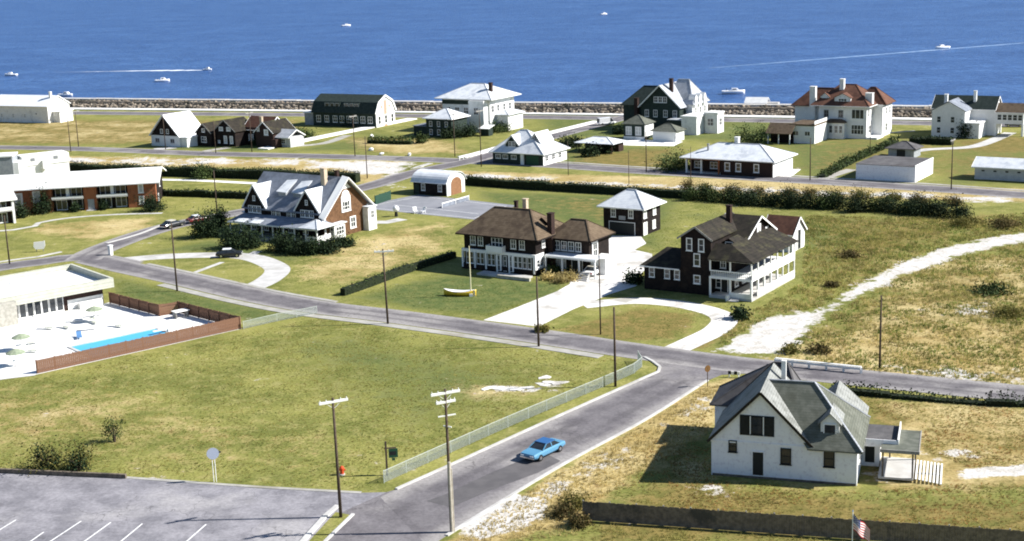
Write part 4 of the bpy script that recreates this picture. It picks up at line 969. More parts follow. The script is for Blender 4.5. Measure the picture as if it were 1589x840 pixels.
h.chimney(-2.4, 2.4, 0, 12.6, 1.5, 1.2, 'white_paint'); h.chimney(4.4, 5, 11, 14.4, 1.1, 1.1, 'white_paint'); h.chimney(12.2, 3, 8, 11.2, 1.8, 1.4, 'white_paint')
for xx in (2.0,5.8): h.win('f', 0, xx, 5.2, 1.3, 1.9, nv=1, nh=1, frame='grey_wall')
h.box('bay', 2.4, 7.2, -1.6, -.02, 0, 4.0, 'clapboard_white'); h.hip(2.4, 7.2, -1.6, .2, 4.0, 4.7, 'roof_brown', ov=.3)
for xx in (3.8,5.2,6.4): h.win('f', -1.6, xx, 1.4, 1.0, 2.0, nv=0, nh=1)
h.win('f', 0, 10.2, 4.9, 3.4, 2.6, nv=2, nh=0, fw=.2); h.win('f', 0, 10.2, 1.0, 3.4, 2.6, nv=3, nh=1, fw=.2)
for yy in (1.6,4.2,8,11): h.win('r', 12.5 if yy < 5 else 15, yy, 5.4, 1.1, 1.9, nv=1, nh=1)
for yy in (2.2,8.4): h.win('r', 12.5 if yy < 5 else 15, yy, 1.2, 1.6, 2.0, nv=1, nh=1)
h.box('terrace', 12.6, 15.4, -.4, 4.9, 0, .5, 'white_paint')
h = House('service_cottage', 'low white cottage with two dark windows in front of red roofed mansion', 'cottage', (1226,222), -32)
h.wall(0, 6.2, 0, 9, 0, 4.4, 'clapboard_white'); h.box('roof', -.2, 6.4, -.2, 9.2, 4.402, 4.8, 'roof_brown')
for xx in (1.5,4.5): h.win('f', 0, xx, 1.9, 1.5, 1.2, nv=1, nh=0)
h.box('side_wall', 6.21, 6.35, 0, 9, 0, 5.6, 'white_paint')
h = House('open_shed', 'dark open shed with brown roof beside low white cottage', 'shed', (1190,223), -32)
h.wall(0, 6, 2.5, 6, 0, 2.8, 'dark_shingle'); h.gable(0, 6.2, 0, 6, 2.8, 4.8, 'x', 'roof_brown', ov=.4, rk=.3)
for xx in (.2,3.0,5.9): h.post(xx, .2, 0, 2.75, .22)

h = House('white_house', 'white seaside house with black roofed main block and long sun room wing', 'house', (1445,212), -32)
h.wall(0, 8.2, 0, 9, 0, 6.6, 'clapboard_white', gable='y', zr=8.8); h.gable(0, 8.2, 0, 9, 6.65, 8.9, 'y', 'roof_bluegrey', ov=.3, rk=.3)
h.wall(-1.5, 14, 6, 13, 0, 6.6, 'clapboard_white', gable='x', zr=9.3); h.gable(-1.5, 14, 6, 13, 6.65, 9.4, 'x', 'roof_green', ov=.4, rk=.3, trim='white_trim')
h.wall(14.02, 21, 6, 12, 3.0, 6.0, 'clapboard_white'); h.gable(14.4, 21, 6, 12, 6.0, 7.8, 'x', 'roof_brown', ov=.4, rk=.3, trim='white_trim')
for xx in (14.2,20.8): h.post(xx, 6.2, 0, 3.0, .5); h.post(xx, 11.6, 0, 3.0, .5)
for i in range(5): h.win('f', 6, 15.2+i*1.25, 3.9, 1.15, 1.5, nv=0, nh=1)
for xx in (1.8,5.2): h.win('f', 0, xx, 3.6, 1.1, 1.6, nv=0, nh=1); h.win('f', 0, xx, .9, 1.1, 1.6, nv=0, nh=1)
h.wall(8.3, 12, -1, 5.9, 0, 3.6, 'white_paint'); h.box('roof', 8.2, 12.2, -1.2, 6, 3.602, 3.9, 'roof_gravel')
h.chimney(2.4, 4, 7, 10.2, .8, .8, 'white_paint'); h.chimney(8.6, 8, 8, 10.8, .7, .7, 'white_paint')

h = House('mansion', 'tall white house with wide pale hip roof in front of sea wall', 'house', (676,204), -32)
h.wall(0, 16, 4, 17, 0, 9.0, 'white_paint'); h.hip(0, 16, 4, 17, 9.0, 12.6, 'roof_white', ov=1.6, ridge=(6,10.4), trim='white_trim')
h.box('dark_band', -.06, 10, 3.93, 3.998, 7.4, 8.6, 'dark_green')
for xx in (2,5,8): h.win('f', 4, xx, 4.8, 1.6, 1.8, nv=1, nh=1)
h.wall(10.5, 15.5, 1.5, 3.98, 0, 8.8, 'white_paint'); h.win('f', 1.5, 13, 4.9, 1.6, 2.0, nv=1, nh=1)
for yy in (5.4,8.4,11.6,14.6): h.win('r', 16, yy, 5.2, 1.4, 2.0, nv=1, nh=1)
h.wall(16.02, 20, 7, 15, 0, 4.4, 'white_paint'); h.hip(16.02, 20, 7, 15, 4.4, 5.4, 'roof_white', ov=.6, axis='y')
h.chimney(14, 8, 9, 13.2, .9, .9, 'dark_brick')
h = House('guest_cottage', 'dark green two storey cottage with white pyramid roof before tall white house', 'cottage', (662,212), -32)
h.wall(0, 8.4, 0, 8, 0, 5.0, 'dark_green'); h.hip(0, 8.4, 0, 8, 5.0, 7.4, 'roof_white', ov=.7, trim='white_trim')
for xx in (1.6,4.2,6.8): h.win('f', 0, xx, 2.9, 1.0, 1.4, nv=0, nh=1); h.win('f', 0, xx, .6, 1.0, 1.5, nv=0, nh=1)
h.wall(-5, -.02, 1, 7, 0, 2.6, 'dark_green'); h.box('roof', -5.2, -.03, .8, 7.2, 2.602, 2.8, 'roof_bluegrey')
h = House('garden_hut', 'little hut with tilted white roof beside tall white house', 'hut', (746,211), -32)
h.wall(0, 2.6, 0, 2.2, 0, 2.0, 'dark_green'); MB().extr([(-.4,-.5,1.95),(3.0,-.5,1.95),(3.0,2.7,2.7),(-.4,2.7,2.7)], (0,0,.12)).build('roof', 'canvas_white', h.o)

h = House('gambrel_house', 'long black gambrel roofed house with white trimmed brick end near the sea', 'house', (487,195), -29)
h.wall(0, 22.5, 0, 10, 0, 4.2, 'dark_green')
gp = [(-.5,3.9),(1.2,7.0),(5,8.9),(8.8,7.0),(10.5,3.9)]
MB().extr([(-.4,p[0],p[1]+.02) for p in gp]+[(-.4,p[0],p[1]+.22) for p in gp[::-1]], (23.3,0,0)).build('roof', 'roof_green', h.o)
MB().extr([(22.52,0,0),(22.52,10,0),(22.52,10,4.2),(22.52,8.8,6.95),(22.52,5,8.8),(22.52,1.2,6.95),(22.52,0,4.2)], (.2,0,0)).build('end_wall', 'white_paint', h.o)
MB().box(22.722,22.74,4.2,5.8,0,7.6).build('brick_panel', 'brick_pale', h.o)
tb = MB()
for a, b in zip(gp, gp[1:]): tb.beam((22.96,a[0],a[1]+.1),(22.96,b[0],b[1]+.1),.1,.55)
tb.build('trim', 'white_trim', h.o)
for yy in (3.0,7.0): h.win('r', 22.72, yy, 4.9, 1.7, 1.6, nv=0, nh=0, fw=.35, pane='brick_pale')
for yy in (1.6,5.0,8.4): h.win('r', 22.745, yy, .6, 1.7, 2.8, nv=0, nh=1, fw=.3)
for x0_ in (4.0,11.0):
    d = MB().extr([(x0_,.55,5.6),(x0_+5.6,.55,5.6),(x0_+5.6,.55,7.0),(x0_,.55,7.0)], (0,1.6,0)).build('dormer', 'dark_green', h.o)
    for j in range(3): h.win('f', .55, x0_+.95+j*1.85, 5.75, 1.5, 1.1, nv=1, nh=0, frame='grey_pale', parent=d)
for xx in (2,5,8,10.5,13,15.5,18,20.6): h.win('f', 0, xx, 1.2, 1.6, 2.0, nv=1, nh=1)
h.wall(-4, -.02, 1, 8, 0, 3.6, 'grey_wall'); h.box('roof', -4.3, -.03, .7, 8.3, 3.602, 3.85, 'roof_gravel')

h = House('cottage', 'low cottage with rusty red roof, white front gable and pale side wing', 'house', (372,226), -33)
h.wall(0, 6, 2, 9, 0, 4.8, 'dark_shingle'); h.gable(0, 9, 2, 9, 4.4, 7.4, 'x', 'roof_red', ov=.4, rk=.3, trim='white_trim')
h.wall(6.1, 12.4, 0, 8.5, 0, 4.0, 'dark_brick', gable='y', zr=6.6); h.gable(6.1, 12.4, 0, 8.5, 4.05, 6.7, 'y', 'roof_dark', ov=.4, rk=.4, trim='white_trim')
h.wall(12.42, 17, 1.5, 7, 0, 2.8, 'grey_pale'); h.gable(11.5, 17, 1.0, 7, 2.8, 4.4, 'x', 'roof_palegrey', ov=.4, rk=.3, trim='white_trim')
h.chimney(8.2, .4, 0, 8.0, .8, .6, 'chimney_cream')
h.win('f', 0, 7.2, 4.2, .9, 1.1, nv=0, nh=0, fw=.2, pane='blind'); h.win('f', 0, 10, 3.2, 1.5, 1.6, nv=0, nh=0, fw=.3, pane='blind')
h.win('f', 2, 2.6, 1.2, 1.8, 1.8, nv=1, nh=1, pane='blind'); h.win('f', 1.5, 14.6, .9, 1.4, 1.3, nv=1, nh=1); h.win('r', 17, 4.2, .7, 2.6, 1.6, nv=1, nh=0, fw=.2, pane='blind')
h.box('porch', 12.5, 14, -.9, 1.4, 0, 2.3, 'dark_brick')
h = House('cottage', 'black cottage with white windows between steep white roof and rusty roof', 'house', (306,226), -33)
h.wall(0, 5.6, 0, 8, 0, 3.6, 'dark_shingle', gable='y', zr=6.0); h.gable(0, 5.6, 0, 8, 3.65, 6.1, 'y', 'roof_dark', ov=.3, rk=.3, trim='grey_wood')
h.wall(5.62, 13, 1.5, 9, 0, 4.2, 'dark_shingle', gable='y', zr=7.0); h.gable(5.62, 13, 1.5, 9, 4.25, 7.1, 'y', 'roof_dark', ov=.4, rk=.3, trim='grey_wood')
h.win('f', 0, 2.8, 1.0, 2.0, 1.6, nv=1, nh=1); h.win('f', 0, 2.8, 3.8, 1.2, 1.0, nv=1, nh=0)
for xx in (8.0,10.8): h.win('f', 1.5, xx, 4.2, 1.5, 1.1, nv=0, nh=0, fw=.2, pane='blind')
for xx in (9.4,11.6): h.win('f', 1.5, xx, .8, 1.2, 2.1, nv=0, nh=0, fw=.2, pane='blind')
h.win('f', 1.5, 7.0, .8, .8, .8, nv=0, nh=0, fw=.15, pane='blind')
h = House('steep_roof_house', 'house with steep bright white roof, dark gable and white base', 'house', (235,226), -33)
h.wall(.2, 11.2, 0, 9.5, 0, 3.0, 'clapboard_white')
MB().extr([(.3,-.02,3.0),(11.1,-.02,3.0),(5.7,-.02,8.4)], (0,9.4,0)).build('gable_wall', 'dark_shingle', h.o)
h.gable(.2, 11.2, 0, 9.5, 3.05, 8.6, 'y', 'roof_bright', ov=.3, rk=.5, trim='white_trim')
for xx in (2.6,8.4): h.win('f', 0, xx, 1.0, 1.6, 1.2, nv=1, nh=0, frame='grey_pale')
for xx in (4.5,6.8): h.win('f', -.02, xx, 3.6, 1.0, 1.2, nv=0, nh=1)
h.box('side_porch', 11.25, 13.4, .5, 5.5, 0, 2.6, 'white_paint'); h.box('porch_roof', 11.3, 13.7, .3, 5.7, 2.603, 2.8, 'roof_bright')
h = House('white_house', 'plain bright white gabled house at the end of the dry meadow', 'house', (-10,189), -26)
h.wall(0, 24, 0, 10, 0, 5.4, 'white_paint', gable='x', zr=8.2); h.gable(0, 24, 0, 10, 5.45, 8.3, 'x', 'roof_bright', ov=.4, rk=.3, trim='white_trim')
h.chimney(22, 4, 7, 9.6, .7, .7, 'white_paint')
for xx in (4,9,14): h.win('f', 0, xx, 1.5, 1.0, 1.3, nv=0, nh=1, pane='blind')
h.win('f', 0, 19, 2.6, .7, .7, nv=0, nh=0)
h.wall(24.02, 27, 2, 8, 0, 3.4, 'white_paint'); h.box('roof', 24.03, 27.3, 1.7, 8.3, 3.403, 3.6, 'roof_bright')

# ---------------------------------------------------------------- sea wall of boulders
sw = thing('sea_wall', 'long boulder sea wall with pale concrete cap along the shore', 'sea wall', (WA.x, WA.y, 0), math.degrees(math.atan2(WD.y, WD.x)))
LW = 620.0
MB().box(-150, LW, 1.2, 5.4, -4, 2.3).build('core', 'rock', sw)
cp = MB()
for i in range(110):
    x0_ = -150+i*7; cp.box(x0_, x0_+6.9, 2.6, 5.6, 2.302, 2.95+rng.uniform(-.06,.06))
cp.build('cap', 'concrete', sw)
def boulder_array(n, xr, yr, zf, rr):
    ico = np.array([(0,0,1),(.89,0,.45),(.28,.85,.45),(-.72,.53,.45),(-.72,-.53,.45),(.28,-.85,.45),(.72,.53,-.45),(-.28,.85,-.45),(-.89,0,-.45),(-.28,-.85,-.45),(.72,-.53,-.45),(0,0,-1)])
    fc = np.array([(0,1,2),(0,2,3),(0,3,4),(0,4,5),(0,5,1),(1,6,2),(2,7,3),(3,8,4),(4,9,5),(5,10,1),(1,10,6),(2,6,7),(3,7,8),(4,8,9),(5,9,10),(6,11,7),(7,11,8),(8,11,9),(9,11,10),(10,11,6)])
    out = []
    for _ in range(n):
        r = rng.uniform(*rr); x = rng.uniform(*xr); y = rng.uniform(*yr)
        v = ico*rng.uniform(.7,1.25,(12,1))*r*np.array([rng.uniform(.9,1.5), rng.uniform(.8,1.2), rng.uniform(.6,.95)])
        a = rng.uniform(0,6.28); v = v @ np.array([[math.cos(a),math.sin(a),0],[-math.sin(a),math.cos(a),0],[0,0,1]])
        out.append((v+np.array([x,y,zf(x,y)]))[fc].reshape(-1,3))
    return np.concatenate(out)
B = boulder_array(8500, (-150,LW), (-.6,2.9), lambda x, y: .05+max(0, y+.6)*.68+rng.uniform(-.15,.25), (.34,.8))
o = put('boulders', fast('boulders', B, 3, 'rock'), sw); o['kind'] = 'stuff'
h = House('beach_shelter', 'little pale shelter with humped roof on top of the sea wall', 'shelter', (1160,176), -24)
h.wall(0, 5, 0, 3, 0, 3.5, 'concrete'); h.gable(0, 5, 0, 3, 3.5, 4.5, 'x', 'roof_gravel', ov=.8, rk=.9)
h.box('platform', 5.02, 9, 0, 2.5, 0, 3.2, 'concrete')

# ---------------------------------------------------------------- fences
def fence_line(name, label, cat, pts, hgt, mat, board=.22, gap=.02, post=2.4, pmat=None, thick=.03, rail=True):
    """board fence: boards and posts each a piece of their own"""
    root = thing(name, label, cat, (pts[0][0], pts[0][1], 0)); o0 = Vector((pts[0][0], pts[0][1], 0))
    bm = MB().box(-board/2, board/2, -thick/2, thick/2, .05, hgt).mesh('board', mat)
    bm2 = MB().box(-board/2, board/2, -thick/2, thick/2, .05, hgt-.05).mesh('board', mat)
    pm = MB().box(-.06,.06,-.06,.06,0,hgt+.06).mesh('post', pmat or mat); cnt = 0
    for a, b in zip(pts, pts[1:]):
        a = Vector((a[0],a[1],0)); b = Vector((b[0],b[1],0)); d = b-a; Ln = d.length; d.normalize(); n = Vector((-d.y,d.x,0)); rz = math.atan2(d.y,d.x)
        k = int(Ln/(board+gap))
        for i in range(k): put('board', bm if random.random() < .7 else bm2, root, a-o0+d*((i+.5)*Ln/k), rz)
        k = max(1, round(Ln/post))
        for i in range(k+1): put('post', pm, root, a-o0+d*(i*Ln/k)+n*.1, rz)
        if rail:
            for zz in (.35, hgt-.3): MB().beam(a-o0+n*.05+Vector((0,0,zz)), b-o0+n*.05+Vector((0,0,zz)), .05, .09).build('rail', pmat or mat, root)
    return root
fence_line('board_fence', 'brown vertical board fence screening the motel pool', 'fence', [LP(*q) for q in FEN], 1.75, 'fence_brown', board=.24)
FA, FB = G(905,808), G(1330,838); fd = (FB-FA).normalized()
fence_line('board_fence', 'weathered dark board fence along the yard of the white gabled house', 'fence', [FA, FA+fd*60], 1.85, 'fence_dark', board=.205, gap=.004, pmat='grey_wood')
fence_line('board_fence', 'green board windscreen fence by the tennis court', 'fence', [G(583,318), G(607,310)], 1.9, 'fence_green', board=.2)

def wire_fence(name, label, pts, hgt, post=3.0, step=.085):
    root = thing(name, label, 'fence', (pts[0].x, pts[0].y, 0)); o0 = Vector((pts[0].x, pts[0].y, 0))
    pm = MB().tube((0,0,0),(0,0,hgt+.08),.035,n=6).mesh('post', 'wire')
    P = smooth_path([Vector((p.x,p.y,0)) for p in pts], post)
    for a, b in zip(P, P[1:]):
        a = a-o0; b = b-o0; d = b-a; Ln = d.length
        put('post', pm, root, a)
        w = MB(); w.beam(a+Vector((0,0,hgt)), b+Vector((0,0,hgt)), .045); k = max(2, int(Ln/step)); r_ = .011
        for i in range(k+1):
            p = a+d*(i/k); w.box(p.x-r_, p.x+r_, p.y-r_, p.y+r_, .05, hgt)
        for j in range(1, 11):
            zz = hgt*j/11; w.beam(a+Vector((0,0,zz)), b+Vector((0,0,zz)), .016, .016)
        w.build('mesh_panel', 'wire', root)
    put('post', pm, root, P[-1]-o0)
    return root
wire_fence('wire_fence', 'pale green wire fence curving along the road beside the meadow', [G(*p) for p in [(596,750),(700,703),(820,650),(955,593),(984,580),(996,570),(990,560)]], 1.25)
wire_fence('wire_fence', 'pale wire fence from brown pool fence to road edge', [G(*p) for p in [(378,511),(430,499),(492,487)]], 1.1)

gr = thing('guard_rail', 'long white wooden guard rail where sandy track meets the road', 'guard rail', G(1203,566), 0)
a, b = Vector((0,0,0)), G(1336,580)-G(1203,566); d = b-a
for i in range(6):
    p = a+d*(i/5); MB().box(p.x-.12,p.x+.12,p.y-.12,p.y+.12,0,.75).build('post', 'white_paint', gr)
nn = Vector((-d.y,d.x,0)).normalized()*-.16
MB().beam(a+nn+Vector((0,0,.62)), b+nn+Vector((0,0,.62)), .09, .3).build('rail', 'white_paint', gr)
MB().beam(a-nn*.95+Vector((0,0,.80)), b-nn*.95+Vector((0,0,.80)), .3, .07).build('top_board', 'white_paint', gr)

# ---------------------------------------------------------------- poles
def pole(px, py, hh, label, arms=0, ayaw=0.0, lean=(0,0), r=.14, mat='pole_wood', armmat='grey_wood', group=None, extra=False, trans=False):
    p = G(px, py); o = thing('utility_pole', label, 'utility pole', (p.x, p.y, 0), 0, group)
    MB().tube((0,0,-.1),(lean[0],lean[1],hh), r*1.15, r*.75, n=10).build('shaft', mat, o, True)
    for k in range(arms):
        z_ = hh-.35-k*.8; L_ = 1.35 if k == 0 else .9; c, s_ = math.cos(R(ayaw)), math.sin(R(ayaw))
        ar = MB().beam((-c*L_,-s_*L_-.001,z_),(c*L_,s_*L_,z_),.2,.2).build('crossarm', armmat, o)
        im = MB().tube((0,0,0),(0,0,.2),.05,.035,n=6).mesh('insulator', 'canvas_white')
        for t_ in (-.92,-.5,.5,.92): put('insulator', im, ar, (c*L_*t_, s_*L_*t_, z_+.07))
        MB().beam((c*L_*.55,s_*L_*.55,z_-.05),(0,0,z_-.65),.04).beam((-c*L_*.55,-s_*L_*.55,z_-.05),(0,0,z_-.65),.04).build('brace', armmat, o)
    if extra:
        MB().tube((.24,-.05,0),(.24,-.05,hh*.45),.06,n=6).build('conduit', 'pole_pale', o)
        MB().tube((.05,-.1,0.1),(.05,-.1,hh*.5),.15,.14,n=8).build('sleeve', 'pole_pale', o)
        ar = MB().beam((-.7,-.3,hh-2.4),(.8,.3,hh-2.4),.09,.1).beam((-.3,.2,hh-3.4),(.4,-.2,hh-3.4),.09,.1).build('bracket', armmat, o)
    if trans:
        MB().tube((.38,-.1,hh-2.2),(.38,-.1,hh-1.3),.22,n=10).build('transformer', 'metal_grey', o)
    return o
pole(529,803,11.4,'dark utility pole with white crossarm rising from grass island by parking lot',1,25,(-.05,0),armmat='canvas_white')
pole(701,826,13.2,'tallest utility pole with several crossarms and pale lower sleeve at roadside',2,25,(0,0),extra=True,armmat='canvas_white')
pole(602,503,10.6,'utility pole with white crossarm between road and meadow opposite the hip roofed house',1,5,(-.15,0),armmat='canvas_white')
pole(836,538,9.2,'bare roadside pole opposite the white shell driveway',0)
pole(955,600,9.5,'roadside pole inside the curve of the wire fence',0)
pole(932,519,11.5,'thin pole on lawn inside the curved shell driveway',0,r=.09)
pole(1365,572,8.9,'lone pole in the dry field beside the guard rail',0,r=.12)
pole(275,452,10.8,'roadside pole opposite the curved concrete driveway',0,r=.13)
pole(337,332,8.8,'pole beside the red car near the evergreen',0,r=.12)
pole(15,410,8.5,'pole beside street in front of the motel lawn',0,r=.12)
for px_, py_, h_, lb in [(570,277,9.6,'pole where the dry verge meets the side street'),(551,243,10.5,'street pole with crossarm in front of gambrel roofed house'),(706,243,10.8,'street pole before dark green cottage with pyramid roof'),(747,259,13.5,'tall corner pole beside pale blue roofed cottage'),(1003,267,9.2,'street pole between carport and ranch house'),(1257,280,9.0,'street pole beside the ranch house apron'),(1476,294,10.2,'street pole between white block garage and long grey garage'),(1350,242,8.2,'pole on lawn before the red roofed mansion'),(122,228,10.2,'pole at the edge of dry meadow beside the road'),(110,236,9.8,'pole on the verge opposite the dry meadow'),(391,236,10.6,'street pole in front of the rusty roofed cottage'),(257,232,9.4,'street pole in front of steep white roof'),(1072,286,8.0,'thin pole at scrub edge opposite ranch house porch'),(882,272,7.6,'thin pole on the dark hedge line behind the lawn'),(976,287,7.4,'thin pole above the two storey garage roof'),(335,238,8.6,'street pole in front of black cottage')]:
    pole(px_, py_, h_, lb, 1 if h_ > 10 else 0, 55, r=.11 if h_ > 8.5 else .07)

# ---------------------------------------------------------------- signs and small street things
def rootpx(name, label, cat, px, yaw=0.0, group=None):
    p = G(*px); return thing(name, label, cat, (p.x, p.y, 0), yaw, group)
o = rootpx('hanging_sign', 'dark post with small hanging green sign board by the wire fence', 'sign', (601,738), 10)
MB().box(-.09,.09,-.09,.09,0,3.5).build('post', 'pole_wood', o); ar = MB().box(-.15,1.0,-.05,.05,2.75,2.86).build('arm', 'pole_wood', o)
MB().box(.25,1.15,-.04,.04,1.8,2.7).build('board', 'sign_green', o); MB().box(.32,.98,-.045,-.0405,2.05,2.45).build('panel', 'shutter', o); MB().box(.55,.85,-.03,.03,1.5,1.75).build('small_board', 'sign_green', o)
o = rootpx('disc_sign', 'pale round disc sign on thin white twin posts by parking lot', 'sign', (334,748), 12)
for xx in (-.12,.12): MB().tube((xx,0,0),(xx,0,2.6),.04,n=6).build('post', 'white_trim', o)
MB().tube((0,-.06,2.95),(0,.12,2.95),.6,.52,n=24).build('disc', 'metal_pale', o); MB().tube((.5,.05,3.0),(.78,.05,3.0),.12,.08,n=8).build('lamp', 'shutter', o)
o = rootpx('stop_sign', 'brown octagonal sign on post at corner of road and dry verge', 'sign', (1098,600), 30)
MB().tube((0,0,0),(0,0,2.4),.05,n=6).build('post', 'pole_wood', o); MB().tube((0,-.04,2.15),(0,.0,2.15),.42,n=8).build('plate', 'sign_yellow', o)
o = rootpx('sawhorse', 'little black and white striped barrier standing on the road corner', 'barrier', (1139,586), -20)
for i in range(4): MB().box(-.7+i*.36,-.36+i*.36,-.06,.06,.35,.75).build('panel', 'white_trim' if i % 2 else 'shutter', o)
for xx in (-.55,.55): MB().beam((xx,-.3,0),(xx,0,.5),.06).beam((xx,.3,0),(xx,0,.5),.06).build('leg', 'white_trim', o)
o = rootpx('hydrant', 'small orange red hydrant on pale base at lawn edge behind pole', 'hydrant', (531,737), 0)
MB().tube((0,0,.0),(0,0,.12),.3,n=10).build('base', 'concrete', o); MB().loft([[(r_*math.cos(2*math.pi*i/10),r_*math.sin(2*math.pi*i/10),z_) for i in range(10)] for r_, z_ in ((.2,.12),(.2,.6),(.26,.62),(.24,.75),(.08,.92))]).build('barrel', 'orange_red', o); MB().tube((-.38,0,.5),(.38,0,.5),.08,n=8).build('nozzle', 'orange_red', o)
o = rootpx('billboard', 'white shield shaped motel sign on lawn by the street', 'sign', (62,391), 8)
MB().extr([(-1.0,-.08,1.0),(-.7,-.08,.5),(.7,-.08,.5),(1.0,-.08,1.0),(1.0,-.08,2.0),(.6,-.08,1.85),(-.9,-.08,1.8)], (0,.16,0)).build('board', 'white_trim', o)
for xx in (-.6,.6): MB().box(xx-.06,xx+.06,.09,.2,0,1.6).build('post', 'grey_wood', o)
o = rootpx('gate_pillar', 'white gate pillar with dark hedge stub at street corner', 'pillar', (172,396), -33)
MB().box(-.3,.3,-.3,.3,0,1.6).build('shaft', 'white_paint', o); MB().box(-.38,.38,-.38,.38,1.602,1.78).build('cap', 'white_trim', o)
for i, (px_, py_, lb) in enumerate([(576,234,'white painted boulder beside street pole on dry lot'),(592,241,'white painted boulder second along the street verge of dry lot'),(635,242,'white painted boulder farthest along the street verge of dry lot'),(577,213,'white ball ornament at edge of hedge on lawn')]):
    o = rootpx('painted_boulder', lb, 'boulder', (px_, py_)); v = boulder_array(1, (0,.01), (0,.01), lambda x, y: .35, (.6,.65)); put('stone', fast('stone', v, 3, 'white_paint'), o)
o = rootpx('globe_lamp', 'white garden globe on dark stand beside tennis court', 'lamp', (615,336))
MB().tube((0,0,0),(0,0,.9),.35,.28,n=10).build('stand', 'shutter', o)
MB().loft([[(.62*math.sin(R(a_))*math.cos(2*math.pi*i/14), .62*math.sin(R(a_))*math.sin(2*math.pi*i/14), 1.5-.62*math.cos(R(a_))) for i in range(14)] for a_ in (8,30,55,80,105,130,155,172)]).build('globe', 'hull_white', o, True)
for i, (px_, py_, lb, yw) in enumerate([(645,331,'white garden chair beside tennis court nearer the globe lamp',20),(656,331,'white garden chair beside tennis court farther from globe lamp',-40)]):
    o = rootpx('garden_chair', lb, 'chair', (px_, py_), yw)
    MB().box(-.4,.4,-.4,.4,.4,.48).build('seat', 'hull_white', o); MB().extr([(-.4,.36,.49),(.4,.36,.49),(.4,.6,1.2),(-.4,.6,1.2)], (0,.06,0)).build('backrest', 'hull_white', o)
    for xx in (-.35,.35):
        for yy in (-.35,.35): MB().box(xx-.04,xx+.04,yy-.04,yy+.04,0,.4).build('leg', 'hull_white', o)
o = rootpx('tennis_net', 'white banded tennis net across the grey court', 'net', (686,323), 57)
MB().box(0,9.5,-.03,.03,.8,1.0).build('band', 'canvas_white', o); MB().box(0,9.5,-.008,.008,.05,.8).build('net', 'roof_bluegrey', o)
for xx in (0,4.75,9.5): MB().box(xx-.06,xx+.06,-.06,.06,0,1.1).build('post', 'canvas_white', o)
o = rootpx('street_barrier', 'low white rail at the street corner by corner pole', 'barrier', (713,249), 57)
for i in range(4): MB().box(i*1.6-.08,i*1.6+.08,-.08,.08,0,.9).build('post', 'white_trim', o)
MB().box(-.2,5.1,-.13,-.085,.55,.85).build('rail', 'white_trim', o)
# flag staff
o = rootpx('flagpole', 'white flagpole flying a striped flag above the dark board fence', 'flagpole', (1322,866), 0)
MB().tube((0,0,0),(0,0,4.1),.05,.035,n=8).build('staff', 'hull_white', o); MB().tube((0,0,4.1),(0,0,4.25),.08,.02,n=8).build('finial', 'chrome', o)
W_, H_ = 2.3, 1.35
def fl(u, v): return (.05+u*W_*.62, -.15*math.sin(u*6)+.1*u, 3.85-(1-v)*H_-u*W_*.62*.95+.06*math.sin(u*9+v*2))
for k in range(13):
    mb = MB(); v0, v1 = k/13, (k+1)/13; nseg = 12
    u0_ = .4 if k > 5 else 0.0
    pts = [fl(u0_+(1-u0_)*i/nseg, v0) for i in range(nseg+1)]+[fl(u0_+(1-u0_)*i/nseg, v1) for i in range(nseg+1)]
    mb.add(pts, [(i,i+1,nseg+2+i,nseg+1+i) for i in range(nseg)]); mb.build('stripe', 'flag_red' if k % 2 == 0 else 'flag_white', o)
mb = MB(); pts = [fl(.4*i/6, v) for v in (6/13,1) for i in range(7)]; mb.add(pts, [(i,i+1,8+i,7+i) for i in range(6)]); cn = mb.build('canton', 'flag_blue', o)
st = MB()
for r_ in range(4):
    for c_ in range(5):
        q = Vector(fl(.04+.08*c_, 6/13+.07+r_*.12)); st.box(q.x-.03,q.x+.03,q.y-.02,q.y-.012,q.z-.03,q.z+.03)
st.build('stars', 'flag_white', cn)

# rowing boat on the lawn with white mast pole
def boat(name, label, cat, loc, yaw, L_=4.4, B_=1.4, D_=.6, mat='hull_yellow', deck='hull_white', cabin=False, group=None):
    o = thing(name, label, cat, loc, yaw, group); n = 11; rings = []
    for i in range(n):
        t_ = i/(n-1); x = (t_-.5)*L_; w = B_/2*(math.sin(math.pi*min(1,(1-t_)*.62+.02*0))**.7 if t_ > .38 else .82+.18*t_/.38)
        w = max(.03, B_/2*(1-max(0,(t_-.45)/.55)**2.2)*(.85+.15*min(1,t_/.4))); sh = .22*t_*t_*D_ if cabin else .55*D_*(2*t_-1)**2
        if not cabin: w = max(.03, B_/2*(1-abs(2*t_-1)**2.4))
        rings.append([(x,-w,D_+sh),(x,-w*.92,D_*.5+sh),(x,-w*.5,.06),(x,0,0),(x,w*.5,.06),(x,w*.92,D_*.5+sh),(x,w,D_+sh)])
    hb = MB().loft(rings); hb.build('hull', mat, o, True)
    dk = MB(); w = [r_[0][1] for r_ in rings]; dk.add([(r_[0][0], r_[0][1]*.96, r_[0][2]+.02) for r_ in rings]+[(r_[6][0], r_[6][1]*.96, r_[6][2]+.02) for r_ in rings], [(i,n+i,n+i+1,i+1) for i in range(n-1)]); dk.build('deck', deck, o)
    if cabin:
        MB().extr([(-.1*L_,-.3*B_,D_+.03),(.24*L_,-.22*B_,D_+.08),(.16*L_,-.2*B_,D_+.85),(-.08*L_,-.27*B_,D_+.85)], (0,.52*B_,0)).build('cabin', 'hull_white', o)
        MB().box(.0*L_,.12*L_,-.31*B_,-.27*B_,D_+.4,D_+.7).build('cabin_window', 'glass', o); MB().tube((-.3*L_,0,D_),(-.3*L_,0,D_+.8),.08).build('outboard', 'shutter', o)
    return o
p = G(714,459); boat('rowing_boat', 'yellow and white dinghy lying on lawn beside white mast', 'boat', (p.x,p.y,.02), -14, 5.0, 1.5, .65)
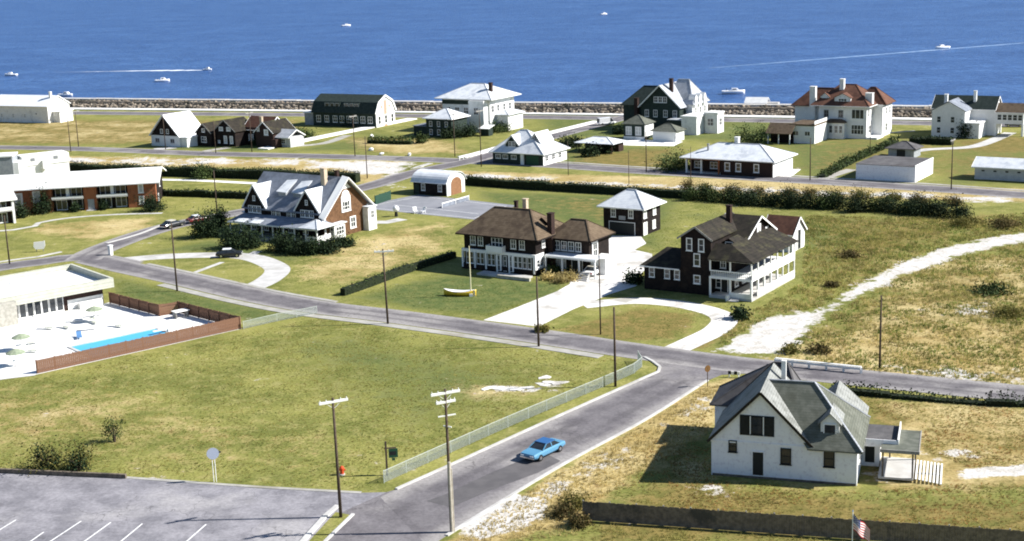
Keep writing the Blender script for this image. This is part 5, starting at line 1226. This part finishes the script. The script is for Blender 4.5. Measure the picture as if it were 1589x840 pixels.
o = rootpx('mast_pole', 'slim cream mast standing on the lawn beside yellow dinghy', 'pole', (731,460)); MB().tube((0,0,0),(0,0,7.6),.10,.07,n=8).build('shaft', 'mast_cream', o); MB().box(-.25,.25,-.25,.25,0,.4).build('base', 'white_trim', o); MB().beam((.5,0,0),(.5,0,.9),.25).build('winch_box', 'mast_cream', o)

# boats on the sea
def seaboat(px, py, label, L_, yaw, wake=0):
    p = G(px, py, SEA); boat('motor_boat', label, 'boat', (p.x,p.y,SEA-.12), yaw, L_, L_*.36, L_*.16, 'hull_white', 'hull_white', True)
    if wake:
        d = Vector((math.cos(R(yaw)), math.sin(R(yaw)), 0)); n = Vector((-d.y,d.x,0)); mb = MB(); k = 30; A = []; B_ = []
        for i in range(k+1):
            t_ = i/k; c = p-d*(L_*.4+wake*t_)+n*(1.2*math.sin(t_*5)); w_ = (1.0+2.4*min(1,t_*5))*(1-t_)**1.5*(1+.5*random.uniform(-1,1))+.05
            A.append((c.x+n.x*w_, c.y+n.y*w_, SEA+.05)); B_.append((c.x-n.x*w_, c.y-n.y*w_, SEA+.05))
        mb.add(A+B_, [(i,i+1,k+2+i,k+1+i) for i in range(k)]); o = mb.build('wake', 'foam')
        for pl in o.data.polygons:
            if pl.normal.z < 0: o.data.flip_normals(); break
        tag(o, kind='stuff')
seaboat(537,41,'white motor boat alone far out above the gambrel roofed house',7,20)
seaboat(1462,76,'white motor boat crossing the long faint wake',7.5,200,0)
seaboat(252,127,'white motor boat close in beyond the steep white roof',6.5,5)
w0_, w1_ = G(90,112,SEA), G(322,109.3,SEA); seaboat(322,109.3,'motor boat at the head of the long straight white wake',4.6,math.degrees(math.atan2(w1_.y-w0_.y,w1_.x-w0_.x)),(w1_-w0_).length)
seaboat(17,118,'white motor boat beyond the plain bright white house',6.5,170)
seaboat(1138,146,'low white motor boat close to shore near the beach shelter',8,-10)
seaboat(937,23,'tiny pale boat far out above the two chimneys',6,30)
seaboat(102,150,'white motor boat just behind the sea wall near bright white house',7,-22)
a, b = G(1100,106,SEA), G(1700,58,SEA); d = b-a; n = Vector((-d.y,d.x,0)).normalized(); mb = MB(); k = 60; A = []; B_ = []
for i in range(k+1):
    c = a+d*(i/k); w_ = .5+1.5*math.sin(math.pi*i/k)*random.uniform(.5,1.2); A.append((c.x+n.x*w_,c.y+n.y*w_,SEA+.04)); B_.append((c.x-n.x*w_,c.y-n.y*w_,SEA+.04))
mb.add(B_+A, [(i,i+1,k+2+i,k+1+i) for i in range(k)]); tag(mb.build('wake', 'foam_faint'), kind='stuff')

# ---------------------------------------------------------------- vehicles
def car(name, label, px, yaw, body, roof, L_=5.3, W_=1.95, kind='sedan', z0=.03, cat='car'):
    p = G(*px); o = thing(name, label, cat, (p.x,p.y,z0), yaw); hw = W_/2
    # lower body: lofted along x with rounded section
    st = [(-L_/2,.52,.78,.86),(-L_/2+.08,.40,.86,.94),(-L_/2+.5,.34,.92,.98),(-.9,.30,.95,1.0),(.9,.30,.95,1.0),(L_/2-.5,.32,.90,.98),(L_/2-.08,.40,.84,.94),(L_/2,.50,.74,.86)]
    rings = []
    for x, zb, zt, f in st:
        w = hw*f; rings.append([(x,-w*.9,zb),(x,-w,zb+.15),(x,-w*.99,zt-.16),(x,-w*.9,zt),(x,w*.9,zt),(x,w*.99,zt-.16),(x,w,zb+.15),(x,w*.9,zb)])
    MB().loft(rings).build('body', body, o)
    if kind == 'van':
        gh = [(-L_/2+.12,.9,.92),(-L_/2+.25,2.0,.86),(L_/2-1.5,2.0,.86),(L_/2-.75,.92,.92)]
    else:
        gh = [(-1.75,.93,.90),(-1.0,1.38,.72),(.35,1.40,.72),(1.15,.95,.90)]
    pr_ = [(x,z) for x, z, f in gh]
    cab = MB(); A = [(x,-hw*f,z) for x, z, f in gh]; B_ = [(x,hw*f,z) for x, z, f in gh]
    cab.add(A+B_, [(0,1,2,3),(7,6,5,4),(0,4,5,1),(1,5,6,2),(2,6,7,3)]); cab.build('windows', 'glass', o)
    x1_, x2_ = gh[1][0]-.05, gh[2][0]+.05; zt = gh[1][1]; rw = hw*gh[1][2]+.03
    MB().box(x1_,x2_,-rw,rw,zt-.02,zt+.06).build('roof', roof, o)
    for sg in (-1,1):
      for (xa,za,fa),(xb,zb_,fb) in ((gh[0],gh[1]),(gh[3],gh[2])): MB().beam((xa,sg*hw*fa,za),(xb,sg*hw*fb,zb_),.09,.07).build('pillar', body, o)
      xm = (gh[1][0]+gh[2][0])/2; MB().beam((xm,sg*hw*.92,.93),(xm,sg*hw*gh[1][2],zt),.09,.06).build('pillar', body, o)
    if kind == 'van':
        for sg in (-1,1): MB().box(-L_/2+.3,L_/2-1.9,sg*hw*.9-.05,sg*hw*.9+.05,.95,1.95).build('side_panel', body, o)
    tm = MB().tube((0,-.11,0),(0,.11,0),.34,n=16).mesh('wheel', 'rubber'); rm = MB().tube((0,-.125,0),(0,.125,0),.18,n=12).mesh('hubcap', 'chrome')
    for xx in (-L_*.3,L_*.31):
        for sg in (-1,1):
            wo = put('wheel', tm, o, (xx,sg*(hw-.1),.34)); put('hubcap', rm, wo)
    for xx in (-L_/2-.06,L_/2-.06): MB().box(xx,xx+.12,-hw*.86,hw*.86,.42,.56).build('bumper', 'chrome', o)
    for sg in (-1,1):
        MB().box(L_/2-.04,L_/2+.02,sg*hw*.6-.2,sg*hw*.6+.2,.58,.74).build('headlight', 'hull_white', o); MB().box(-L_/2-.02,-L_/2+.04,sg*hw*.65-.2,sg*hw*.65+.2,.6,.74).build('tail_light', 'sign_red', o)
    return o
car('car', 'light blue sedan driving along the road past the meadow fence', (843,706), 231, 'car_blue', 'car_roof_blue')
car('car', 'black open car parked on the curved concrete driveway', (356,399), 5, 'car_dark', 'car_white', 4.4, 1.8)
car('car', 'dark car parked along street below the motel lawn', (268,353), 55, 'car_dark', 'car_cream', 4.9)
car('car', 'red car parked by the evergreen near the street', (308,345), 40, 'car_red', 'car_white', 4.6)
car('van', 'white van parked at the seaward end of the side street', (941,194), 20, 'car_white', 'car_white', 5.4, 2.0, 'van', cat='van')
car('car', 'dark car parked on the coast road beside white seaside house', (1574,197), -20, 'car_dark', 'car_dark', 4.8)
car('car', 'cream car under the porch beam of the hip roofed house', (922,426), 60, 'car_white', 'car_cream', 4.8)

# pool furniture
def lounger(x, y, yaw, label, mat):
    p = LP(x, y); o = thing('sun_lounger', label, 'lounger', (p.x,p.y,.012), PAVY+yaw, 'loungers on the pool deck')
    MB().box(-.35,.35,-.9,.4,.28,.38).build('seat', mat, o); MB().extr([(-.35,.41,.3),(.35,.41,.3),(.35,.95,.75),(-.35,.95,.75)], (0,.08,0)).build('backrest', mat, o)
    for xx in (-.3,.3):
        for yy in (-.75,.3): MB().box(xx-.03,xx+.03,yy-.03,yy+.03,0,.28).build('leg', 'hull_white', o)
for i, (x, y, yw, mt__) in enumerate([(2,-8,30,'canvas_green'),(4,-9.5,10,'canvas_green'),(6.5,-7,50,'canvas_white'),(8,-10,0,'canvas_green'),(-3,-14,70,'canvas_green'),(-4.5,-18,40,'canvas_green'),(10,-6,80,'canvas_white'),(3,-16,-20,'canvas_blue'),(9.5,-14.5,15,'canvas_green'),(6,-13,60,'canvas_white'),]):
    lounger(x, y, yw, {'canvas_green':'green grey sun lounger on the white pool deck','canvas_blue':'blue sun lounger on the white pool deck','canvas_white':'white sun lounger on the white pool deck'}[mt__], mt__)
p = LP(18.2,-16.2); o = thing('deck_table', 'low white table top in far corner of brown pool fence', 'table', (p.x,p.y,.012), PAVY)
MB().box(-1.1,1.1,-.7,.7,.95,1.05).build('table_top', 'canvas_white', o)
for xx in (-.9,.9): MB().box(xx-.05,xx+.05,-.5,.5,0,.95).build('leg', 'grey_wood', o)
for x, y, lb in [(-5,-16,'muted green umbrella nearest the stone pier on the pool deck'),(8.5,-9,'muted green umbrella in middle of the pool deck'),(-8.5,-23,'muted green umbrella at open corner of the pool deck')]:
    p = LP(x, y); o = thing('patio_umbrella', lb, 'umbrella', (p.x,p.y,.012), PAVY)
    MB().tube((0,0,0),(0,0,2.2),.035,n=6).build('pole', 'hull_white', o)
    MB().loft([[(r_*math.cos(2*math.pi*i/10), r_*math.sin(2*math.pi*i/10), z_) for i in range(10)] for r_, z_ in ((1.25,1.75),(1.22,1.82),(.6,2.12),(.05,2.3))]).build('canopy', 'canvas_sage', o)
    MB().tube((0,0,.70),(0,0,.74),.5,n=14).build('table_top', 'hull_white', o); MB().tube((0,0,0),(0,0,.1),.3,n=10).build('base', 'concrete', o)
# paving rubble in the meadow
rb = [(757,603),(768,602),(779,604),(790,603),(800,605),(811,603),(822,602),(843,597),(853,594),(862,596),(870,594),(846,586)]
for i, q in enumerate(rb):
    o = rootpx('rubble_slab', 'broken pale concrete slab lying in the meadow grass', 'slab', q, random.uniform(-40,40), 'broken slabs in the meadow')
    w_ = random.uniform(.6,1.2); MB().extr([(w_*math.cos(2*math.pi*j/8)*random.uniform(.6,1.2), .55*math.sin(2*math.pi*j/8)*random.uniform(.6,1.2), .0) for j in range(8)], (0,0,random.uniform(.04,.1))).build('slab', 'drive_shell', o)

# ---------------------------------------------------------------- plants
def quads(cent, size, up=.35):
    """randomly turned leaf quads round the given centres"""
    n = len(cent); a = rng.normal(size=(n,3)); a /= np.linalg.norm(a,axis=1)[:,None]
    b = rng.normal(size=(n,3)); b -= (a*b).sum(1)[:,None]*a; b /= np.linalg.norm(b,axis=1)[:,None]
    s = (size*rng.uniform(.6,1.3,n))[:,None]; a = a*s*.5; b = b*s*.34
    return np.stack([cent-a, cent+b*1.0, cent+a, cent-b*1.0], 1).reshape(-1,3)
def crown_pts(n, rx, ry, rz, k, z0, tight=.30):
    c = rng.normal(size=(k,3)); c /= np.linalg.norm(c,axis=1)[:,None]; c *= rng.uniform(.35,.95,(k,1))
    c[:,2] = np.abs(c[:,2])*.95 if z0 < rz*.6 else c[:,2]
    w = rng.uniform(.5,1.4,k); ci = rng.choice(k, n, p=w/w.sum())
    p = c[ci]+rng.normal(size=(n,3))*tight*w[ci][:,None]*.9
    p = p*np.array([rx,ry,rz]); p[:,2] += z0
    return p[p[:,2] > .03]
def shrub(name, label, cat, px, rx, rz, mat='leaf_dark', n=700, size=.3, k=12, stems=0, z0=None, group=None, ry=None, loc=None):
    p = G(*px) if loc is None else loc; o = thing(name, label, cat, (p.x,p.y,0), 0, group); ry = ry or rx
    z0 = .15 if z0 is None else z0
    put('crown' if stems else 'foliage', fast('foliage', quads(crown_pts(n if stems else int(n*2.2), rx, ry, rz, k if stems else k*2, z0), size*(1 if stems else 1.15)), 4, mat), o)
    st = MB(); ns = stems or 3
    for i in range(ns):
        a_ = 2*math.pi*i/ns+random.random(); q = (math.cos(a_)*rx*.45, math.sin(a_)*ry*.45, z0+rz*.45)
        m_ = (q[0]*.35, q[1]*.35, q[2]*.5)
        st.tube((math.cos(a_)*.06,math.sin(a_)*.06,-.05), m_, .07 if stems else .05, .05, 6); st.tube(m_, q, .05, .02, 6)
    st.build('trunk' if stems else 'stems', 'bark', o)
    return o
def hedge(name, label, pxs, hh, w, mat='leaf_dark', size=.32, dens=26, step=4.0, ragged=.25):
    P = smooth_path([G(*p) for p in pxs], step); o0 = P[0].copy(); o = thing(name, label, 'hedge', (o0.x,o0.y,0)); cen = []; core = MB()
    for a, b in zip(P, P[1:]):
        d = b-a; L_ = d.length; d.normalize(); n_ = Vector((-d.y,d.x,0)); m_ = int(L_*dens*(hh+w)/3*(1 if ragged < .5 else 2.2))
        hv = hh*(1+random.uniform(-ragged,ragged)*.5)
        u = rng.uniform(0,L_,m_); s_ = rng.uniform(-1,1,m_); zz = rng.uniform(.0,1,m_); side = rng.random(m_)
        s_ = np.where(side < .55, np.sign(s_)*(1-np.abs(rng.normal(size=m_))*.15), s_); zz = np.where(side >= .55, 1-np.abs(rng.normal(size=m_))*.12, zz)
        x = a.x-o0.x+d.x*u+n_.x*s_*w/2; y = a.y-o0.y+d.y*u+n_.y*s_*w/2
        cen.append(np.stack([x,y,np.maximum(.05, zz*hv*(1+rng.normal(size=m_)*ragged*.3))],1))
        q = [a-o0+n_*w*.38, a-o0-n_*w*.38, b-o0-n_*w*.38, b-o0+n_*w*.38]
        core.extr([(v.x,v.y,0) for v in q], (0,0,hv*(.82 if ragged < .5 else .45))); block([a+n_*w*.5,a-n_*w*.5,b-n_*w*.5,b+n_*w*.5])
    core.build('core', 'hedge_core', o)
    put('foliage', fast('foliage', quads(np.concatenate(cen), size), 4, mat), o)
    return o
hedge('hedge', 'long dark clipped hedge along the street behind the tennis court lawn', [(722,286),(800,292),(880,297),(1000,304),(1075,308)], 1.9, 2.2, size=.3, dens=44)
hedge('hedge', 'tall dark hedge between the dry verge and the motel grounds', [(60,266),(150,268),(240,272),(400,277),(500,281),(556,283)], 2.4, 2.8, size=.32, dens=44)
hedge('hedge', 'low dark hedge beyond the motel lawn path', [(244,304),(300,305),(400,309)], 1.5, 1.6, size=.4)
hedge('hedge', 'clipped green hedge dividing two lawns beside the sun porch house', [(532,459),(570,446),(610,431),(662,413),(705,400)], 1.35, 1.2, 'leaf_mid', size=.25, dens=34)
hedge('hedge', 'ragged low dark hedge along the road behind the white gabled house', [(1290,608),(1380,616),(1450,622),(1530,628),(1920,640)], .95, 1.4, 'leaf_dark', size=.28, ragged=.8)
hedge('hedge', 'overgrown hedge running down the lawn beside the red roofed mansion', [(1275,276),(1330,248),(1390,222)], 1.2, 2.0, 'leaf_mid', size=.4, ragged=.7)
hedge('hedge', 'dark hedge beside the white seaside house', [(1412,222),(1440,223),(1478,225)], 1.8, 2.5, 'leaf_dark', size=.45, ragged=.4)
hedge('hedge', 'green hedge before the dark green cottage', [(572,222),(610,223),(640,224)], 1.3, 2.2, 'leaf_mid', size=.45, ragged=.6)

for q, rx, rz, lb in [((72,726),2.5,3.2,'wide bare branched bush at edge of the parking lot'),((122,731),2.0,3.0,'darker twiggy bush at edge of parking lot beside the wide one')]:
    shrub('bush', lb, 'bush', q, rx, rz, 'leaf_olive', 900, .22, 16, 6)
    shrub_d = shrub('undergrowth', lb.replace('bush','undergrowth'), 'bush', q, rx*.7, rz*.7, 'leaf_dark', 420, .22, 8)
shrub('bush', 'lone round bush standing in the open meadow', 'bush', (178,686), 1.15, 1.5, 'leaf_mid', 620, .2, 9, 4, 1.3)

# garden planting of the big shingle house
for q, rx, rz, n_, lb in [((318,368),2.4,3.7,1500,'tall dark evergreen left of the shingle house porch'),((340,352),1.6,3.0,800,'slim evergreen behind the tall dark evergreen'),((365,384),2.6,2.9,1000,'dense dark shrub at left end of the long porch'),((388,384),2.0,2.6,800,'dark shrub left of the porch steps'),((436,390),1.9,2.6,800,'dark shrub right of the porch steps'),((458,394),2.0,2.3,800,'dark shrub second right of the porch steps'),((482,394),2.0,2.1,800,'dark shrub before the porch corner'),((508,392),2.0,1.9,800,'dark shrub at the porch corner by side lawn'),((533,382),1.7,1.5,600,'low shrub below the brown gable wall'),((238,327),2.4,2.4,800,'dark bush at the right end of the brick motel wing'),((315,277),2.2,2.6,800,'round green bush standing before the tall hedge'),((66,332),1.6,4.0,800,'tall dark shrub against the brick motel wall'),((32,338),1.5,2.0,500,'small bush between the two motel wings'),((118,329),.9,1.6,300,'small shrub below motel balconies'),((160,326),.9,1.4,300,'small shrub below the right motel balconies')]:
    shrub('shrub', lb, 'shrub', q, rx*1.1, rz*1.2, 'leaf_dark' if 'green' not in lb or 'evergreen' in lb else 'leaf_mid', int(n_*1.6), .27, 14)
for q, rx, rz, mt__, lb in [((1042,264),4.2,3.6,'leaf_mid','big rounded green bush left of the ranch house'),((1168,222),4.0,4.6,'leaf_mid','broad green tree behind the ranch house roof'),((915,243),2.2,2.4,'leaf_dark','dark round bush before the carport'),((942,238),1.8,1.8,'leaf_dark','smaller dark bush before the carport'),((885,228),3.4,2.6,'leaf_dark','dark bush between cottage roof and carport'),((700,214),3.2,3.0,'leaf_dark','dark bush below the tall white house'),((725,212),3.2,2.8,'leaf_dark','dark bush beside the little hut'),((770,205),4.0,2.4,'leaf_mid','green bank of shrubbery behind the little hut'),((1497,215),1.7,4.2,'leaf_dark','dark slim tree in front of white seaside house'),((965,208),2.4,2.2,'leaf_dark','dark bush left of the guest cottage'),((545,196),2.6,3.0,'leaf_dark','dark shrub before the gambrel roofed house'),((472,214),3.0,2.6,'leaf_mid','green shrub beside the rusty roofed cottage'),((400,226),1.6,2.2,'leaf_dark','dark shrub before the rusty roofed cottage'),((655,222),1.8,2.4,'leaf_mid','bush at left corner of dark green cottage'),((1150,495),1.3,1.4,'leaf_dark','dark bush beside bend of the curved shell driveway'),((985,440),1.4,2.0,'leaf_dark','small dark conifer at the corner of the gabled porch house'),((842,515),1.1,.7,'leaf_olive','low weedy bush where shell driveway meets road'),((888,420),1.1,1.3,'leaf_mid','shrub by the stone steps of hip roofed house'),((858,424),1.2,1.0,'leaf_mid','low shrub below the sun porch end')]:
    shrub('shrub', lb, 'shrub', q, rx, rz, mt__, int(260*rx), .36, 12)
shrub('ornamental_grass', 'tawny mound of dry ornamental grass by the shell driveway', 'grass', (878,437), 1.9, 1.2, 'blade_dry', 500, .3, 10)
shrub('ornamental_grass', 'small tawny grass clump below the stone terrace', 'grass', (852,433), 1.2, .8, 'blade_dry', 300, .28, 8)
# wild shrubs behind the lawn: one thicket of separate bushes
TH = smooth_path([G(*p) for p in [(1078,309),(1180,318),(1290,325),(1400,331),(1482,337)]], 2.1)
for i, p in enumerate(TH):
    q = p+Vector((random.uniform(-.8,.8), random.uniform(-1.2,1.2), 0))
    shrub('wild_shrub', 'wild dark shrub in the dense thicket along the street opposite ranch house', 'shrub', (0,0), random.uniform(1.9,2.6), random.uniform(2.3,3.1), random.choice(['leaf_dark','leaf_dark','leaf_dark','leaf_mid']), 1100, .23, 18, group='thicket shrubs along the street', loc=q)
for i, p in enumerate(smooth_path([G(*p) for p in [(1060,296),(1180,303),(1300,308),(1420,314),(1485,319)]], 4.2)):
    q = p+Vector((random.uniform(-1,1), random.uniform(-1.5,1.5), 0))
    shrub('wild_shrub', 'tawny dry shrub on street side of the dark thicket', 'shrub', (0,0), random.uniform(1.5,2.2), random.uniform(1.3,2.0), random.choice(['leaf_scrub','leaf_scrub','leaf_olive']), 800, .22, 14, group='dry shrubs along the street', loc=q)
for q, rx, rz, mt__ in [((1500,350),3,1.4,'leaf_olive'),((1560,352),3.2,1.5,'leaf_scrub'),((1320,400),1.6,.8,'leaf_scrub'),((1540,455),2.6,1.0,'leaf_mid'),((1270,547),1.4,.8,'leaf_scrub'),((1225,548),1.1,.7,'leaf_olive'),((1570,490),2.4,1.0,'leaf_olive'),((1290,445),1.0,.6,'leaf_scrub')]:
    shrub('field_shrub', {'leaf_olive':'low olive shrub in the rough field beside the sandy track','leaf_scrub':'low tawny shrub in the rough field beside the sandy track','leaf_dark':'dark green shrub alone in the rough dry field','leaf_mid':'mid green shrub alone in the rough dry field'}[mt__], 'shrub', q, rx, rz, mt__, int(230*rx), .28, 10, group='shrubs in the rough field')
for q, rx, rz, mt__ in [((893,790),1.3,1.2,'leaf_olive'),((870,800),1.0,.9,'leaf_scrub'),((900,815),1.0,.9,'leaf_scrub')]:
    shrub('field_shrub', 'olive weed bush at the end of the dark board fence', 'shrub', q, rx, rz, mt__, 500, .2, 10, group='weed bushes at the fence end')

# ---------------------------------------------------------------- grass and weeds (uncountable)
def tufts(name, polys, dens, hr, mat, blades=5, clump=0.0, wd=.05, spread=.14, lean=(.1,.75)):
    pts = []
    for pp in polys:
        P = [G(*p) for p in pp]; xs = [p.x for p in P]; ys = [p.y for p in P]
        n = int((max(xs)-min(xs))*(max(ys)-min(ys))*dens)
        X = rng.uniform(min(xs),max(xs),n); Y = rng.uniform(min(ys),max(ys),n)
        ok = inside(X, Y, P) & free(X, Y)
        if clump:
            f = np.zeros(n)
            for s_, w_ in ((.09,1),(.23,.7),(.6,.45)):
                a1, a2, ph = rng.uniform(0,6.28,3); f += w_*np.sin((X*math.cos(a1)+Y*math.sin(a1))*s_*6.28+ph+1.7*np.sin(Y*s_*2.1+a2))*np.sin((X*math.cos(a2)+Y*math.sin(a2))*s_*5.1+a1)
            ok &= f > clump*2-1+rng.normal(size=n)*.35
        pts.append(np.stack([X[ok],Y[ok]],1))
    p = np.concatenate(pts); n = len(p); hh = rng.uniform(*hr,n)*rng.uniform(.6,1.25,n)
    p = np.repeat(p,blades,0); hh = np.repeat(hh,blades)*rng.uniform(.6,1.1,n*blades); m_ = len(p)
    a = rng.uniform(0,6.28,m_); ln = rng.uniform(*lean,m_)*hh; b = rng.uniform(0,6.28,m_); off = rng.normal(size=(m_,2))*spread*np.minimum(1,hh*2)[:,None]
    x, y = p[:,0]+off[:,0], p[:,1]+off[:,1]; w_ = wd*rng.uniform(.6,1.4,m_)*np.maximum(.6,hh)
    V_ = np.stack([np.stack([x-np.cos(b)*w_,y-np.sin(b)*w_,np.zeros(m_)],1), np.stack([x+np.cos(b)*w_,y+np.sin(b)*w_,np.zeros(m_)],1), np.stack([x+np.cos(a)*ln,y+np.sin(a)*ln,hh],1)],1).reshape(-1,3)
    o = put(name, fast(name, V_, 3, mat))
    return o
FIELD = [(-260,592),(55,588),(378,518),(492,494),(640,517),(836,545),(975,560),(975,580),(955,592),(820,652),(590,752),(560,760),(300,745),(-260,720)]
VERGE = [(1130,597),(1100,670),(985,740),(905,790),(900,830),(720,850),(700,846),(780,785),(1000,660),(1090,602)]
SCRUB_A = [(1110,545),(1130,505),(1245,440),(1250,335),(1480,340),(1600,330),(1920,345),(1589,360),(1500,375),(1440,393),(1380,417),(1310,454),(1270,479),(1200,489),(1150,518)]
SCRUB_B = [(1200,554),(1248,520),(1303,480),(1400,430),(1500,396),(1600,374),(1920,370),(1920,618),(1450,592),(1340,580)]
YARD = [(930,770),(985,745),(1000,690),(1095,640),(1110,745),(1330,765),(1500,750),(1920,760),(1920,845),(1335,835)]
YARD2 = [(1340,620),(1450,630),(1920,648),(1920,716),(1500,726),(1470,712),(1430,700),(1430,660),(1345,640)]
FRONT = [(905,812),(1330,842),(1400,850),(900,850)]
LAWNS = [[(430,400),(560,375),(715,345),(720,392),(560,448),(440,440)],[(560,455),(690,420),(880,442),(760,492),(650,478)],[(180,430),(470,490),(380,498),(180,465)],[(860,512),(990,478),(1090,490),(1060,525),(950,530)],[(960,390),(1060,310),(1245,320),(1250,430),(1130,500),(1020,475)]]
for nm, lb, ct, args in [
    ('meadow_grass','thin yellow olive grass of the open meadow inside wire fence','grass',dict(polys=[FIELD],dens=7,hr=(.05,.13),mat='blade_lawn',clump=.25,lean=(.9,2.6))),
    ('meadow_grass','greener grass growing in patches through the open meadow','grass',dict(polys=[FIELD],dens=4,hr=(.05,.13),mat='blade_green',clump=.55,lean=(.9,2.6))),
    ('verge_weeds','dry straw weeds on sandy verge by the white gabled house','weeds',dict(polys=[VERGE],dens=11,hr=(.12,.4),mat='blade_dry',clump=.25)),
    ('fence_weeds','olive weeds between the dark board fence and the flagpole','weeds',dict(polys=[FRONT],dens=6,hr=(.15,.5),mat='blade_weed',clump=.6)),
    ('field_weeds','tall olive weeds left of the sandy track','weeds',dict(polys=[SCRUB_A],dens=6,hr=(.2,.55),mat='blade_weed',clump=.3,wd=.07)),
    ('field_weeds','straw coloured tall weeds on both sides of the sandy track','weeds',dict(polys=[SCRUB_A,SCRUB_B],dens=3.5,hr=(.2,.5),mat='blade_dry',clump=.5,wd=.07)),
    ('field_weeds','tall olive weeds right of the sandy track','weeds',dict(polys=[SCRUB_B],dens=5.5,hr=(.18,.5),mat='blade_weed',clump=.35,wd=.06)),
    ('field_weeds','green weeds growing in the rough field','weeds',dict(polys=[SCRUB_A,SCRUB_B],dens=4,hr=(.2,.5),mat='blade_green',clump=.55,wd=.07)),
    ('yard_grass','rusty dry grass round the white gabled house','grass',dict(polys=[YARD,YARD2],dens=7,hr=(.08,.24),mat='blade_rust',clump=.55,lean=(.4,1.6))),
    ('yard_grass','olive grass round the white gabled house','grass',dict(polys=[YARD,YARD2,FRONT],dens=8,hr=(.08,.24),mat='blade_weed',clump=.35,lean=(.4,1.6))),
    ('lawn_grass','short mown grass on the lawns of the dark houses','grass',dict(polys=LAWNS,dens=4,hr=(.05,.12),mat='blade_green',clump=.45,lean=(.9,2.6)))]:
    tag(tufts(nm, **args), lb, ct, kind='stuff')
